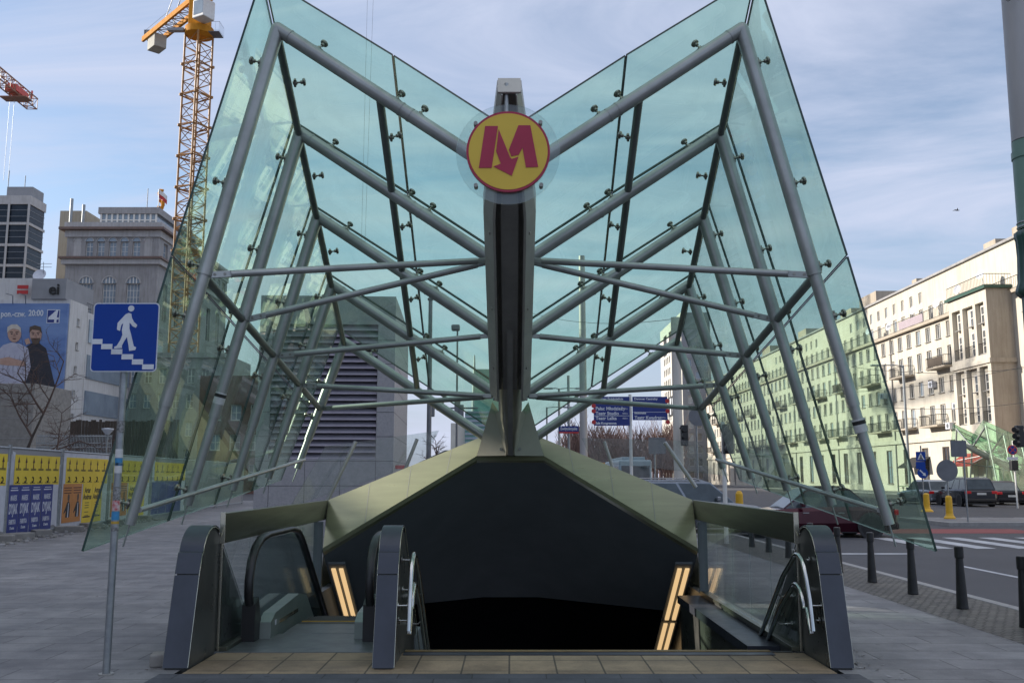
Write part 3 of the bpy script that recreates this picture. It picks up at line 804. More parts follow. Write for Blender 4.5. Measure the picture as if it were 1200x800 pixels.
for k in range(16):
    c = st0.copy(); C.objects.link(c); c.parent = es
    z -= min(.21, .05 * (k + 1)) ; c.location = V3((0, y, z)); y += .40
def hp(x):
    p = [(9.95, .14), (9.70, .17), (9.50, .27), (9.40, .44), (9.39, .60), (9.46, .78), (9.59, .90), (9.78, .975), (10.05, 1.0), (11.15, 1.0), (11.45, .96), (11.7, .85), (11.95, .68), (16.0, -2.12)]
    return p
for x in (-2.545, -1.365):
    bal = MB(); h = hp(x)
    gp = [(yy + (.06 if yy < 9.8 else 0), zz - (.045 if yy > 9.6 else 0)) for yy, zz in h[1:]]
    gp = gp + [(16.0, -3.0), (11.3, .08), (9.9, .1)]
    bal.prism(gp, x - .006, x + .006, 'x', 0); bo = part('balustrade_glass', bal, 'esclass', es)
    mb = MB(); n = len(h)
    sec = []
    for k, (yy, zz) in enumerate(h):
        d = V3((0, h[min(k + 1, n - 1)][0] - h[max(k - 1, 0)][0], h[min(k + 1, n - 1)][1] - h[max(k - 1, 0)][1])).normalized(); q = V3((0, -d.z, d.y))
        sec.append([V3((x + a * .04, yy, zz)) + q * b for a, b in ((-1, -.028), (1, -.028), (1.05, 0), (.8, .022), (-.8, .022), (-1.05, 0))])
    mb.loft(sec, 0, True, True); part('handrail', mb, 'rubber', es)
    s = 1 if x < -2 else -1
    mb = MB(); mb.prism([(9.43, .012), (9.43, .36), (9.55, .42), (9.65, .22), (9.75, .012)], x - .065, x + .065, 'x', 0); part('newel_base', mb, 'rubber', es)
    mb = MB()
    mb.prism([(9.62, .012), (9.62, .17), (9.80, .24), (10.85, .30), (11.25, .24), (11.5, .06), (16, -3.0), (16, -3.4), (11.2, -.3), (9.62, -.1)], x + s * .052, x + s * .175, 'x', 0)
    cw = part('skirt_cowl', mb, 'cowl', es)
    if s > 0:
        mb = MB(); mb.b2(x + s * .176, x + s * .182, 9.95, 10.8, .11, .15, 0); part('brush_strip', mb, 'trim', cw)
        mb = MB(); mb.b2(x + s * .176, x + s * .183, 9.78, 9.83, .12, .17, 0); part('control_button', mb, 'signwhite', cw)
# truss infill under the balustrades
w = MB(); w.prism([(9.95, -.02), (10.6, -.02), (16, -3.2), (16, -6), (9.95, -6)], -2.6, -2.32, 'x'); w.prism([(9.95, -.02), (10.6, -.02), (16, -3.2), (16, -6), (9.95, -6)], -1.48, -.97, 'x')
part('truss_casing', w, 'black', es)

# lit tubes under the soffit
for s, segs in ((-1, 2), (1, 3)):
    for k in range(segs):
        y0 = 13.55 + k * 1.36; x = s * 2.44
        zc = lambda yy: .33 - SL * (yy - 13.55) - .02
        o = thing('strip_light', '%s pair of glowing strip lights under the black soffit, %s' % (('upper', 'second', 'lowest')[k] if segs == 3 else ('upper', 'lower')[k],
                  'beside the escalator' if s < 0 else 'right of the stairs'), 'light', (x, y0, zc(y0)), group='strip lights in the stairwell')
        for dx in (-.054, .054):
            mb = MB(); a, b = V3((x + dx, y0, zc(y0))), V3((x + dx, y0 + 1.24, zc(y0 + 1.24)))
            mb.loft([[p + V3(q) for q in ((-.030, 0, -.012), (.030, 0, -.012), (.030, 0, .012), (-.030, 0, .012))] for p in (a, b)], 0)
            part('tube', mb, 'tlwarm', o)
        mb = MB(); a, b = V3((x, y0 - .05, zc(y0 - .05) + .05)), V3((x, y0 + 1.29, zc(y0 + 1.29) + .05))
        mb.loft([[p + V3(q) for q in ((-.12, 0, -.012), (.12, 0, -.012), (.12, 0, .02), (-.12, 0, .02))] for p in (a, b)], 0)
        part('housing', mb, 'black', o)

# tilted posts and glass guard behind the portal
for lab, pts in (('left', ((388, 577, 417, 517, 16.0), (474, 552, 489, 514, 18.5))), ('right', ((806, 557, 779, 518, 16.0), (718, 548, 708, 517, 18.5)))):
    g = thing('glass_guard', 'sloping glass guard on tilted posts behind the %s coping' % lab, 'guard', at(pts[0][0], 600, 16).xy.to_3d())
    tops = []
    for x0, y0, x1, y1, d in pts:
        a, b = at(x0, y0, d), at(x1, y1, d); t = MB(); a2 = a + (a - b) * .35
        t.tube(a2, b, .035, n=10); part('post', t, 'tube', g); tops.append((a2, b))
    (a0, b0), (a1, b1) = tops
    ex = (a1 - a0) * .35
    q = [a0 - ex + V3((0, .05, .25)), a1 + ex + V3((0, .05, .25)), b1 + ex + V3((0, .05, .05)), b0 - ex + V3((0, .05, .05))]
    t = MB(); t.poly(q, 0); t.poly([p + V3((0, .015, 0)) for p in q][::-1], 0)
    for k in range(4): t.poly([q[k], q[(k + 1) % 4], q[(k + 1) % 4] + V3((0, .015, 0)), q[k] + V3((0, .015, 0))], 1)
    part('glass_pane', t, ['clear', 'glassedge'], g)

# ================================================================== ground
g = MB(); X0, X1, Y0, Y1 = -900, 900, -60, 1800
HX, HY0, HY1 = 2.75, 8.92, 18.1
def sheet(mb, x0, x1, y0, y1, z, mi=0): mb.poly([(x0, y0, z), (x1, y0, z), (x1, y1, z), (x0, y1, z)], mi)
Z = -.12
sheet(g, X0, -HX, Y0, Y1, Z); sheet(g, HX, X1, Y0, Y1, Z); sheet(g, -HX, HX, Y0, HY0, Z); sheet(g, -HX, HX, HY1, Y1, Z)
structure('road', g, 'asphalt')
p = MB()
PX = 4.95
sheet(p, -60, -HX, -20, 64, 0); sheet(p, HX, PX, -20, 26.5, 0); sheet(p, -HX, HX, -20, 7.97, 0); sheet(p, -HX, HX, HY1, 26.5, 0); sheet(p, -HX, 1.6, 26.5, 64, 0)
sheet(p, 1.6, PX, 26.3, 26.5, .0005)
# outer edge faces of the slab
p.poly([(PX, 26.5, 0), (1.6, 26.5, 0), (1.6, 26.5, Z), (PX, 26.5, Z)]); p.poly([(1.6, 26.5, 0), (1.6, 64, 0), (1.6, 64, Z), (1.6, 26.5, Z)])
structure('pavement', p, 'plaza')
p = MB(); sheet(p, PX, 6.12, -20, 26.5, .002); structure('cobble_strip', p, 'cobble')
p = MB(); p.b2(6.12, 6.27, -20, 26.5, -.3, .012, 0, .012); p.b2(1.45, 6.27, 26.505, 26.66, -.3, .012, 0, .012); p.b2(1.6, 1.75, 26.66, 64, -.3, .012, 0, .012)
structure('kerb', p, 'kerb')
p = MB(); sheet(p, -2.68, 2.69, 7.99, 8.915, .0045); structure('tactile_strip', p, 'tactile')
p = MB(); sheet(p, -2.86, 2.86, -6, 7.985, .004); structure('entrance_paving', p, 'plaza2')
# drains, leaf litter marks are left to the material; road markings
p = MB()
RZ = Z + .004
for k in range(6): sheet(p, 8.68, 8.80, 13.2 - k * 6 + 3, 13.2 - k * 6 + 5.6, RZ)
for k in range(12):
    x = 10.2 + k * 1.02; sheet(p, x, x + .48, 23.1, 27.2, RZ)
sheet(p, 6.6, 9.0, 21.4, 21.7, RZ)
for k in range(8): sheet(p, 8 + k * 2.2, 9.3 + k * 2.2, 40, 40.35, RZ)
structure('road_markings', p, 'roadpaint')
p = MB(); sheet(p, 9.4, 16.5, 29.2, 31.6, RZ); structure('cycle_crossing', p, 'roadred')
p = MB(); p.b2(15.2, 60, 33.2, 33.4, -.3, .02, 0, .01); p.b2(15.2, 15.35, 33.4, 37.5, -.3, .02, 0, .01); structure('island_kerb', p, 'kerb')
p = MB(); sheet(p, 15.35, 60, 33.4, 37.5, .0); structure('traffic_island', p, 'plaza')
p = MB(); sheet(p, 37.0, 42.6, 40, 210, .0); p.b2(36.85, 37.0, 40, 210, -.3, .01, 0); structure('far_pavement', p, 'plaza')
# ================================================================== street furniture
Z3 = V3((0, 0, 1))
# pedestrian underpass sign
SP = V3((-3.29, 7.97, 0)); sgn = thing('underpass_sign', 'blue pedestrian underpass sign with walking figure and steps on a stickered galvanised post', 'sign', SP)
mb = MB(); mb.tube((SP.x, SP.y, 0), (SP.x, SP.y, at(147, 362, 7.97).z), .030, n=18); pol = part('pole', mb, 'galv', sgn)
mb = MB(); mb.tube((SP.x, SP.y, .0), (SP.x, SP.y, .012), .06, n=16); part('pole_collar', mb, 'spinedark', sgn)
PC = at(146.5, 395, 7.92); pm = 7.92 / (F * ct - 0 * st)
def rrect(w, h, r, n=6):
    o = []
    for cx, cy, a0 in ((w / 2 - r, h / 2 - r, 0), (-w / 2 + r, h / 2 - r, 90), (-w / 2 + r, -h / 2 + r, 180), (w / 2 - r, -h / 2 + r, 270)):
        for k in range(n + 1):
            a = math.radians(a0 + 90 * k / n); o.append((cx + r * math.cos(a), cy + r * math.sin(a)))
    return o
W_, H_ = 77.5 * pm, 81.5 * pm
mb = MB(); mb.prism([(PC.x + a, PC.z + b) for a, b in rrect(W_, H_, .035)], PC.y, PC.y + .006, 'y', 1)
pl = part('sign_plate', mb, ['blue', 'signwhite'], sgn)
mb = MB(); mb.prism([(PC.x + a, PC.z + b) for a, b in rrect(W_ - .018, H_ - .018, .03)], PC.y - .003, PC.y - .0005, 'y', 0); part('sign_face', mb, 'blue', pl)
def q4(x, y): return (PC.x + (x - 187.5) / 4 * pm, PC.z - (y - 219) / 4 * pm)
body = [(200, 104), (212, 108), (216, 128), (226, 146), (243, 162), (237, 175), (222, 168), (206, 150), (207, 178), (216, 205), (226, 240), (232, 262), (244, 267), (240, 280),
        (212, 284), (208, 262), (198, 218), (186, 238), (176, 260), (178, 270), (142, 273), (140, 266), (152, 260), (168, 232), (176, 208), (172, 186), (177, 152), (168, 162), (163, 190), (149, 184), (150, 152), (166, 133), (186, 110)]
mb = MB(); mb.prism([q4(*p) for p in body], PC.y - .0065, PC.y - .0035, 'y', 0)
hx, hz = q4(210, 83); mb.prism([(hx + 14.5 / 4 * pm * math.cos(k * .2618), hz + 14.5 / 4 * pm * math.sin(k * .2618)) for k in range(24)], PC.y - .0065, PC.y - .0035, 'y', 0)
for x0, y0, x1, y1 in ((38, 228, 84, 252), (80, 251.5, 132, 276), (128, 275.5, 180, 300), (178, 299.5, 232, 324), (228, 323.5, 280, 348), (277, 347.5, 331, 371)):
    a, b = q4(x0, y1), q4(x1, y0); mb.b2(a[0], b[0], PC.y - .0065, PC.y - .0035, a[1], b[1], 0)
part('pictogram', mb, 'signwhite', pl)
for py, h, m, nm in ((500, 14, 'stickerk', 'sticker'), (531, 10, 'sticker', 'sticker'), (541, 9, 'stickerb', 'sticker'), (578, 16, 'stickerk', 'sticker'), (592, 12, 'stickerr', 'sticker'),
                     (604, 10, 'stickerb', 'sticker'), (612, 3, 'safety', 'sticker'), (619, 6, 'stickerk', 'sticker'), (548, 12, 'sticker', 'sticker')):
    z1 = at(139, py - h / 2, 7.97).z; z0_ = at(139, py + h / 2, 7.97).z; mb = MB()
    mb.tube((SP.x, SP.y, z0_), (SP.x, SP.y, z1), .0308, n=18, caps=False); part(nm, mb, m, pol)

# bollards along the kerb
bd = thing('bollard', 'x', 'bollard', (0, 0, 0))
mb = MB(); mb.lathe([(.068, 0), (.072, .01), (.068, .05), (.043, .60), (.043, .61)], n=20); part('shaft', mb, 'bollard', bd)
mb = MB(); mb.lathe([(.050, .605), (.054, .615), (.054, .735), (.048, .748), (.0, .752)], n=20); part('head', mb, 'bollard', bd)
ys = [10.38, 11.82, 13.25, 14.72, 16.2, 17.65, 19.1, 20.55, 22.0]
names = ['nearest bollard, at the right photo edge beside the thick green mast', 'second black bollard from the thick green mast, on the cobble strip', 'third black bollard from the green mast, beside the glass wing tip',
         'fourth black bollard from the green mast, under the lower glass edge', 'fifth black bollard from the green mast, just beyond the right end wall', 'sixth black bollard from the green mast, seen past the right parapet',
         'seventh black bollard from the green mast, behind the right parapet', 'eighth black bollard from the green mast, short of the maroon car', 'ninth and last black bollard from the green mast']
for k, y in enumerate(ys):
    o = bd if k == 0 else copy_tree(bd); o.location = (5.53, y, .002); o['label'] = names[k]; o['group'] = 'black bollards along the kerb'

# thick tram mast on the right
MP = V3((5.63, 9.78, 0)); mast = thing('tram_mast', 'thick grey and green steel mast with a fluted collar at the right edge', 'mast', MP)
zz = lambda py: at(1190, py, 9.78).z
mb = MB(); mb.lathe([(.165, zz(165)), (.148, 7.6)], (MP.x, MP.y, 0), 28); part('upper_shaft', mb, 'polegrey', mast)
mb = MB(); mb.lathe([(.172, zz(268)), (.167, zz(166))], (MP.x, MP.y, 0), 28); mb.lathe([(.178, zz(186)), (.178, zz(178))], (MP.x, MP.y, 0), 28); part('lower_shaft', mb, 'polegreen', mast)
mb = MB(); secs = []
for z, r in ((zz(347), .195), (zz(343), .232), (zz(338), .228), (zz(330), .205), (zz(300), .192), (zz(282), .196), (zz(278), .206), (zz(272), .206), (zz(270), .18)):
    secs.append([V3((MP.x + (r + .006 * math.cos(16 * a)) * math.cos(a), MP.y + (r + .006 * math.cos(16 * a)) * math.sin(a), z)) for a in [2 * math.pi * k / 64 for k in range(64)]])
mb.loft(secs, 0, True, True); part('fluted_collar', mb, 'polegreendark', mast)
mb = MB(); secs = []
for z, r in ((0, .27), (.08, .27), (.1, .24), (.5, .215), (.55, .2), (zz(352), .178), (zz(347), .18)):
    secs.append([V3((MP.x + (r + .005 * math.cos(16 * a)) * math.cos(a), MP.y + (r + .005 * math.cos(16 * a)) * math.sin(a), z)) for a in [2 * math.pi * k / 64 for k in range(64)]])
mb.loft(secs, 0, True, True); part('fluted_base', mb, 'polegreendark', mast)
mb = MB()
for k in range(2): mb.lathe([(.176, zz(262 + k * 5)), (.180, zz(261 + k * 5)), (.176, zz(260 + k * 5))], (MP.x, MP.y, 0), 24)
part('clamp_band', mb, 'galv', mast)
mb = MB(); mb.path([V3((MP.x - .155, MP.y - .1, zz(0) - .0)), V3((MP.x - .22, MP.y - .1, zz(2))), V3((MP.x - .17, MP.y - .12, zz(8))), V3((MP.x - .05, MP.y - .2, zz(4))), V3((MP.x + .05, MP.y - .17, zz(-8)))], .004, 6)
part('loose_wire', mb, 'ink', mast)

def pole(mb, x, y, z1, r0, r1=None, z0=0.0, mi=0): mb.tube((x, y, z0), (x, y, z1), r0, r1, 12, mi)

# pedestrian direction boards
d = 36.0; b = at(740, 560, d); o = thing('direction_signpost', 'blue two sided direction boards to theatres on one white post beyond the portal', 'signpost', (b.x, d, 0))
mb = MB(); pole(mb, b.x, d, at(740, 462, d).z, .06, z0=Z); part('post', mb, 'white', o)
def board(px0, py0, px1, py1, lines, parent, big=()):
    a, c = at(px0, py1, d - .1), at(px1, py0, d - .1)
    mb = MB(); mb.b2(a.x, c.x, d - .1, d - .06, a.z, c.z, 0, .008); bo = part('board', mb, 'navy', parent)
    n = len(lines)
    for k, ln in enumerate(lines):
        zc = c.z - (k + .5) * (c.z - a.z) / n; h = (c.z - a.z) / n
        big_ = ln.startswith('*'); tx = ln.strip('*')
        if not tx: continue
        mb = MB()
        mtx = Matrix.Translation((a.x + .07, d - .104, zc)) @ Matrix.Rotation(math.pi / 2, 4, 'X')
        mb.text(tx, mtx, h * (.95 if big_ else .62), .002, align='LEFT', bold=.004)
        if big_:
            part('lettering', mb, 'signwhite', bo); mb = MB()
            mtx = Matrix.Translation((c.x - .07, d - .104, zc)) @ Matrix.Rotation(math.pi / 2, 4, 'X'); mb.text('400m', mtx, h * .5, .002, align='RIGHT')
        part('lettering', mb, 'signwhite', bo)
    mb = MB(); mb.b2(a.x, c.x, d - .104, d - .1005, a.z + (c.z - a.z) * .33, a.z + (c.z - a.z) * .345, 0); part('divider_line', mb, 'signwhite', bo)
    return a, c
a1, c1 = board(696, 464.5, 737.5, 498.5, ['Dworzec Śródmieście', '', '*Pałac Młodzieży', '*Teatr Studio', '*Teatr Lalka', 'Sala Kongresowa'], o)
a2, c2 = board(741.5, 464.5, 782, 492, ['Dworzec Centralny', 'Centrum Sztuki', '', 'Biblioteka', '*Teatr Kwadrat'], o)
for ax, zs in ((a1.x, (.12, .5, .68, .85)), (c2.x, (.12, .5, .85))):
    for q in zs:
        zc = a1.z + (c1.z - a1.z) * q; mb = MB(); mb.disc((ax, d - .104, zc), .085, .03, 'y', 16); part('arrow_tab', mb, 'red', o)

# street name sign
d = 40.0; b = at(667, 560, d); o = thing('street_name_sign', 'small blue and red street name plate on a slim white pole', 'sign', (b.x, d, 0))
mb = MB(); pole(mb, b.x, d, at(667, 440, d).z, .055, z0=Z); part('pole', mb, 'galv', o)
a, c = at(655, 507, d - .1), at(678, 499, d - .1); mb = MB(); mb.b2(a.x, c.x, d - .12, d - .09, a.z + .05, c.z, 0); mb.b2(a.x, c.x, d - .12, d - .09, a.z - .02, a.z + .048, 1); bo = part('plate', mb, ['navy', 'red'], o)
mb = MB(); mb.text('Świętokrzyska', Matrix.Translation(((a.x + c.x) / 2, d - .124, (a.z + c.z) / 2 + .03)) @ Matrix.Rotation(math.pi / 2, 4, 'X'), .17, .002, width=.72, bold=.004); part('lettering', mb, 'signwhite', bo)

def lamp_post(px, pytop, d, r, label, arm=None, m='galv', base_r=None, cat='lamp post', name='street_lamp', h=None):
    b = at(px, 520, d); o = thing(name, label, cat, (b.x, d, Z))
    zt = at(px, pytop, d).z; mb = MB(); pole(mb, b.x, d, zt, base_r or r, r, Z); part('pole', mb, m, o)
    if arm:
        for ax in arm:
            e = at(ax, pytop, d); mb = MB(); mb.path([(b.x, d, zt - .05), (b.x + (e.x - b.x) * .4, d, zt + .02), (e.x, d, zt)], r * .45, 8); part('arm', mb, m, o)
            mb = MB(); s = 1 if e.x > b.x else -1; mb.box((e.x + s * .25, d, zt), (.75, .3, .13), 0, .04); part('lamp_head', mb, m, o)
    return o
lamp_post(684, 300, 60, .20, 'tall thick pale tram mast behind the right glass wing, nearest the direction boards', m='polegrey', base_r=.26, cat='mast', name='tram_mast')
lamp_post(795, 372, 45, .22, 'tall pale mast standing before the white tower', m='pale', base_r=.25, cat='mast', name='tram_mast')
lamp_post(655.5, 455, 75, .09, 'slim street lamp with two arms seen beside the canopy foot', arm=(646, 676))
lamp_post(641, 477, 80, .07, 'low grey street lamp with one arm right of the canopy foot', arm=(662,))
lamp_post(1063.5, 428, 70, .10, 'tall street lamp with one long arm before the cream apartment block', arm=(1030,), m='galv')
# signal gantry and lamp seen through the left roof glass
d = 55.0; b = at(535, 520, d); o = thing('signal_mast', 'dark traffic signal mast with a long cross arm seen through the left roof glass', 'signal mast', (b.x, d, Z))
mb = MB(); pole(mb, b.x, d, at(535, 388, d).z, .07, .05, Z); part('pole', mb, 'gback', o)
e0, e1 = at(503, 478, d), at(560, 478, d); mb = MB(); mb.tube(e0, e1, .05, n=8); part('cross_arm', mb, 'gback', o)
for px, py in ((506, 478), (536, 476), (540, 484)):
    p = at(px, py, d - .1); mb = MB(); mb.box(p, (.34, .3, 1.0), 0, .05); part('signal_head', mb, 'gback', o)
p = at(534, 384, d); mb = MB(); mb.box(p, (.5, .5, .35), 0, .08); part('camera_head', mb, 'gback', o)
d = 38.0; b = at(502.5, 520, d); o = thing('dark_mast', 'thin dark mast rising at the corner of the louvred ventilation block', 'mast', (b.x, d, Z))
mb = MB(); pole(mb, b.x, d, at(502.5, 352, d).z, .11, .08, Z); part('pole', mb, 'gback', o); mb = MB(); mb.lathe([(.11, at(0, 352, d).z), (.13, at(0, 350, d).z), (0, at(0, 346, d).z)], (b.x, d, 0), 12); part('cap', mb, 'gback', o)

# traffic light standing on the pavement right of the portal
def signal(mbx, p, s=1.0): mbx.box(p, (.24 * s, .22 * s, .72 * s), 0, .03)
d = 23.0; b = at(849, 560, d); o = thing('traffic_light', 'white pedestrian traffic light post behind the right parapet, partly seen through the glass wing', 'traffic light', (b.x, d, 0))
mb = MB(); pole(mb, b.x, d, at(849, 494, d).z, .055, .05, 0); part('post', mb, 'white', o)
mb = MB(); signal(mb, at(853, 514, d - .15)); hd = part('signal_head', mb, 'bollard', o)
for k in range(3):
    p = at(853, 514, d - .28) + V3((0, 0, .22 - .22 * k)); mb = MB(); mb.tube(p, p + V3((0, -.1, 0)), .09, n=14); part('visor', mb, 'rubber', hd)
d = 44.5; b = at(795, 560, d); o = thing('traffic_light', 'dark traffic light hanging on the pale mast in front of the white tower', 'traffic light', at(801, 510, d))
mb = MB(); signal(mb, at(802, 510, d - .3), 1.35); mb.b2(at(795, 503, d).x, at(800, 503, d).x, d - .33, d - .27, at(0, 503, d).z, at(0, 501, d).z); part('signal_head', mb, 'bollard', o)
for k in range(3):
    p = at(802, 510, d - .45) + V3((0, 0, .3 - .3 * k)); mb = MB(); mb.tube(p, p + V3((0, -.16, 0)), .13, n=14); part('visor', mb, 'rubber', o)
d = 30.0; b = at(1222, 560, d); o = thing('traffic_light', 'black traffic light head reaching in from the right edge', 'traffic light', (b.x, d, 0))
mb = MB(); pole(mb, b.x, d, 4.2, .07, .06, 0); mb.tube(at(1222, 508, d), at(1194, 508, d), .035, n=8); mb.tube(at(1222, 484, d), at(1203, 484, d), .035, n=8); part('post', mb, 'bollard', o)
mb = MB(); signal(mb, at(1195, 511, d - .1), .95); signal(mb, at(1206, 486, d - .1), .7); hd = part('signal_head', mb, 'bollard', o)
for k in range(3):
    p = at(1192.5, 511, d - .2) + V3((0, 0, .2 - .2 * k)); mb = MB(); mb.tube(p, p + V3((-.14, -.08, 0)), .085, n=14); part('visor', mb, 'rubber', hd)

def sign_on(o, px, py, d, kind, w, h, m, nm='sign_plate', back='gback'):
    p = at(px, py, d); mb = MB()
    if kind == 'round': mb.disc((p.x, d, p.z), w / 2, .02, 'y', 40)
    else: mb.prism([(p.x + a, p.z + b_) for a, b_ in rrect(w, h, .03)], d, d + .02, 'y')
    return part(nm, mb, m, o), p
ppm = lambda py, d: d / (F * ct - (400 - py) * st)
# backs of two signs on the island
d = 36.6; b = at(1110, 560, d); o = thing('round_sign', 'back of a grey round traffic sign on a yellow sleeved post', 'sign', (b.x, d, 0))
mb = MB(); pole(mb, b.x, d, at(1110, 545, d).z, .03); part('post', mb, 'galv', o); sign_on(o, 1110, 551, d - .06, 'round', 25 * ppm(551, d), 0, 'gback')
mb = MB(); mb.lathe([(.21, .0), (.21, .04), (.15, .12), (.13, .2), (.12, .8), (.09, .86), (.04, .88)], (b.x, d, 0), 18); part('sleeve', mb, 'yellowpost', o)
d = 33.9; b = at(1131, 560, d); o = thing('square_sign', 'back of a grey square traffic sign on a bare grey post', 'sign', (b.x, d, 0))
mb = MB(); pole(mb, b.x, d, at(1131, 515, d).z, .03); part('post', mb, 'galv', o); sign_on(o, 1123.5, 525.5, d - .06, 'rect', 18.5 * ppm(525, d), 19 * ppm(525, d), 'gback')
d = 48.0; b = at(1081, 560, d); o = thing('crossing_signs', 'blue zebra crossing sign above a round blue arrow sign', 'sign', (b.x, d, Z))
mb = MB(); pole(mb, b.x, d, at(1081, 522, d).z, .035, z0=Z); part('post', mb, 'galv', o)
w = 11 * ppm(533, d); pl, p = sign_on(o, 1079, 534.5, d - .06, 'rect', w, w, 'blue')
mb = MB(); mb.prism([(p.x - w * .38, p.z - w * .33), (p.x + w * .38, p.z - w * .33), (p.x, p.z + w * .38)], d - .075, d - .064, 'y'); part('triangle', mb, 'signwhite', pl)
mb = MB(); mb.tube((p.x, d - .08, p.z + .05), (p.x, d - .07, p.z + .06), .035, n=8); mb.b2(p.x - .03, p.x + .03, d - .085, d - .077, p.z - .1, p.z + .03); mb.b2(p.x - .08, p.x - .03, d - .085, d - .077, p.z - .15, p.z - .08); mb.b2(p.x + .02, p.x + .08, d - .085, d - .077, p.z - .15, p.z - .08); part('walker', mb, 'ink', pl)
sign_on(o, 1079, 545, d - .06, 'rect', w, w * .75, 'blue')
w = 12.5 * ppm(554, d); pl, p = sign_on(o, 1081.5, 554, d - .09, 'round', w, 0, 'blue')
mb = MB(); R = Matrix.Rotation(math.radians(-45), 3, 'Y')
ar = [(-.24, .035), (.06, .035), (.06, .11), (.24, 0), (.06, -.11), (.06, -.035), (-.24, -.035)]
ca, sa = math.cos(math.radians(-45)), math.sin(math.radians(-45))
mb.prism([(p.x + (x * ca - z * sa) * w / .62, p.z + (x * sa + z * ca) * w / .62) for x, z in ar], d - .105, d - .094, 'y'); part('arrow', mb, 'signwhite', pl)
d = 47.0; b = at(1084, 560, d); o = thing('yellow_post', 'yellow marker post under the blue zebra and arrow signs', 'post', (b.x, d, Z))
mb = MB(); mb.lathe([(.30, 0), (.28, .06), (.17, .15), (.15, .25), (.14, .84), (.09, .9), (0, .92)], (b.x, d, Z), 18); part('body', mb, 'yellowpost', o)
d = 52.0; b = at(1190, 560, d); o = thing('no_stopping_sign', 'round blue and red no stopping sign on a white post before the small far canopy', 'sign', (b.x, d, Z))
mb = MB(); pole(mb, b.x, d, at(1188, 516, d).z, .045, z0=Z); part('post', mb, 'white', o)
w = 11.5 * ppm(526, d); pl, p = sign_on(o, 1186.5, 527, d - .06, 'round', w, 0, 'red')
mb = MB(); mb.disc((p.x, d - .07, p.z), w * .40, .008, 'y', 30); part('blue_field', mb, 'blue', pl)
mb = MB()
for s in (1, -1):
    c_, s_ = math.cos(s * math.pi / 4), math.sin(s * math.pi / 4)
    mb.prism([(p.x + x * c_ - z * s_, p.z + x * s_ + z * c_) for x, z in ((-w * .4, -.025), (w * .4, -.025), (w * .4, .025), (-w * .4, .025))], d - .082 - (.004 if s > 0 else 0), d - .073, 'y')
part('cross_bars', mb, 'red', pl)
p2 = at(1186.5, 537, d - .06); mb = MB(); mb.b2(p2.x - .3, p2.x + .3, d - .07, d - .05, p2.z - .08, p2.z + .08); part('text_plate', mb, 'signwhite', o)
p2 = at(1188, 545, d - .1); mb = MB(); mb.box(p2, (.4, .3, .55), 0, .05); part('signal_box', mb, 'bollard', o)
d = 62.0; b = at(768, 560, d); o = thing('lane_sign', 'grey back of a wide road sign right of the bus', 'sign', (b.x, d, Z))
mb = MB(); pole(mb, b.x, d, at(768, 515, d).z, .06, z0=Z); part('post', mb, 'galv', o); sign_on(o, 770, 522, d - .08, 'rect', 20 * ppm(522, d), 19 * ppm(522, d), 'gback')
d = 40.0; b = at(818, 560, d); o = thing('round_sign', 'back of a grey round traffic sign seen through the right wing beside the white tower', 'sign', (b.x, d, Z))
mb = MB(); pole(mb, b.x, d, at(818, 478, d).z, .04, z0=Z); part('post', mb, 'galv', o); sign_on(o, 818, 488, d - .06, 'round', 22 * ppm(488, d), 0, 'gback')
d = 34.0; b = at(866, 575, d); o = thing('yellow_post', 'yellow marker post behind the glass near the grey estate car', 'post', (b.x, d, Z))
mb = MB(); mb.lathe([(.24, 0), (.22, .06), (.15, .15), (.14, .25), (.13, 1.1), (.08, 1.2), (0, 1.22)], (b.x, d, Z), 18); part('body', mb, 'yellowpost', o)

# overhead tram wires
for k, (p0, p1) in enumerate(((at(1000, 430, 60), at(1260, 423, 48)), (at(960, 460, 70), at(1260, 415, 46)), (at(1010, 474, 62), at(1260, 462, 48)), (at(620, 366, 62), at(800, 372, 45)))):
    mb = MB(); pts = [p0.lerp(p1, j / 10) - V3((0, 0, .5 * (1 - (2 * j / 10 - 1) ** 2))) for j in range(11)]; mb.path(pts, .014, 5)
    single('overhead_wire', mb, 'ink', ('upper', 'steep', 'lower', 'thin')[k] + ' overhead wire ' + ('crossing the cream apartment facade' if k < 3 else 'left of the pale mast, seen through the roof glass'), 'wire')

# ================================================================== hoarding fence with posters on the left
def fpt(t, z): # along the fence line
    a, b_ = V3((-12.76, 22.3, 0)), V3((-13.94, 35.0, 0)); return a.lerp(b_, t) + V3((0, 0, z))
FU = (fpt(1, 0) - fpt(0, 0)).normalized(); FN = V3((FU.y, -FU.x, 0))     # towards the plaza
tpx = lambda px: next(t / 1000 for t in range(-400, 9000) if 600 + (fpt(t / 1000, 0).x - CX) / fpt(t / 1000, 0).y * 1109 >= px)
zmap = lambda z: (z - .22) * (2.33 - .10) / (2.55 - .22) + .10 if z > .01 else z
def fq(px, z, off=0.0): return fpt(tpx(px), zmap(z)) + FN * off
ZB, ZT = .22, 2.55
def rect_on(mb, px0, px1, z0, z1, off, mi=0, th=.004):
    a, b_ = fq(px0, 0, off), fq(px1, 0, off)
    z0, z1 = zmap(z0), zmap(z1); p = [a + Z3 * z0, b_ + Z3 * z0, b_ + Z3 * z1, a + Z3 * z1]; r = [q + FN * th for q in p]
    mb.poly(r, mi)
    for k in range(4): mb.poly([p[k], p[(k + 1) % 4], r[(k + 1) % 4], r[k]], mi)
def ftext(mb, s, px, z, size, off, width=None, bold=.004):
    p = fq(px, z, off); m = frame_mtx(p, FU, -FN) @ Matrix.Rotation(math.pi / 2, 4, 'X')
    mb.text(s, m, size, .0015, width=width, bold=bold)
wp = lambda a, b_: (fq(b_, 0) - fq(a, 0)).length
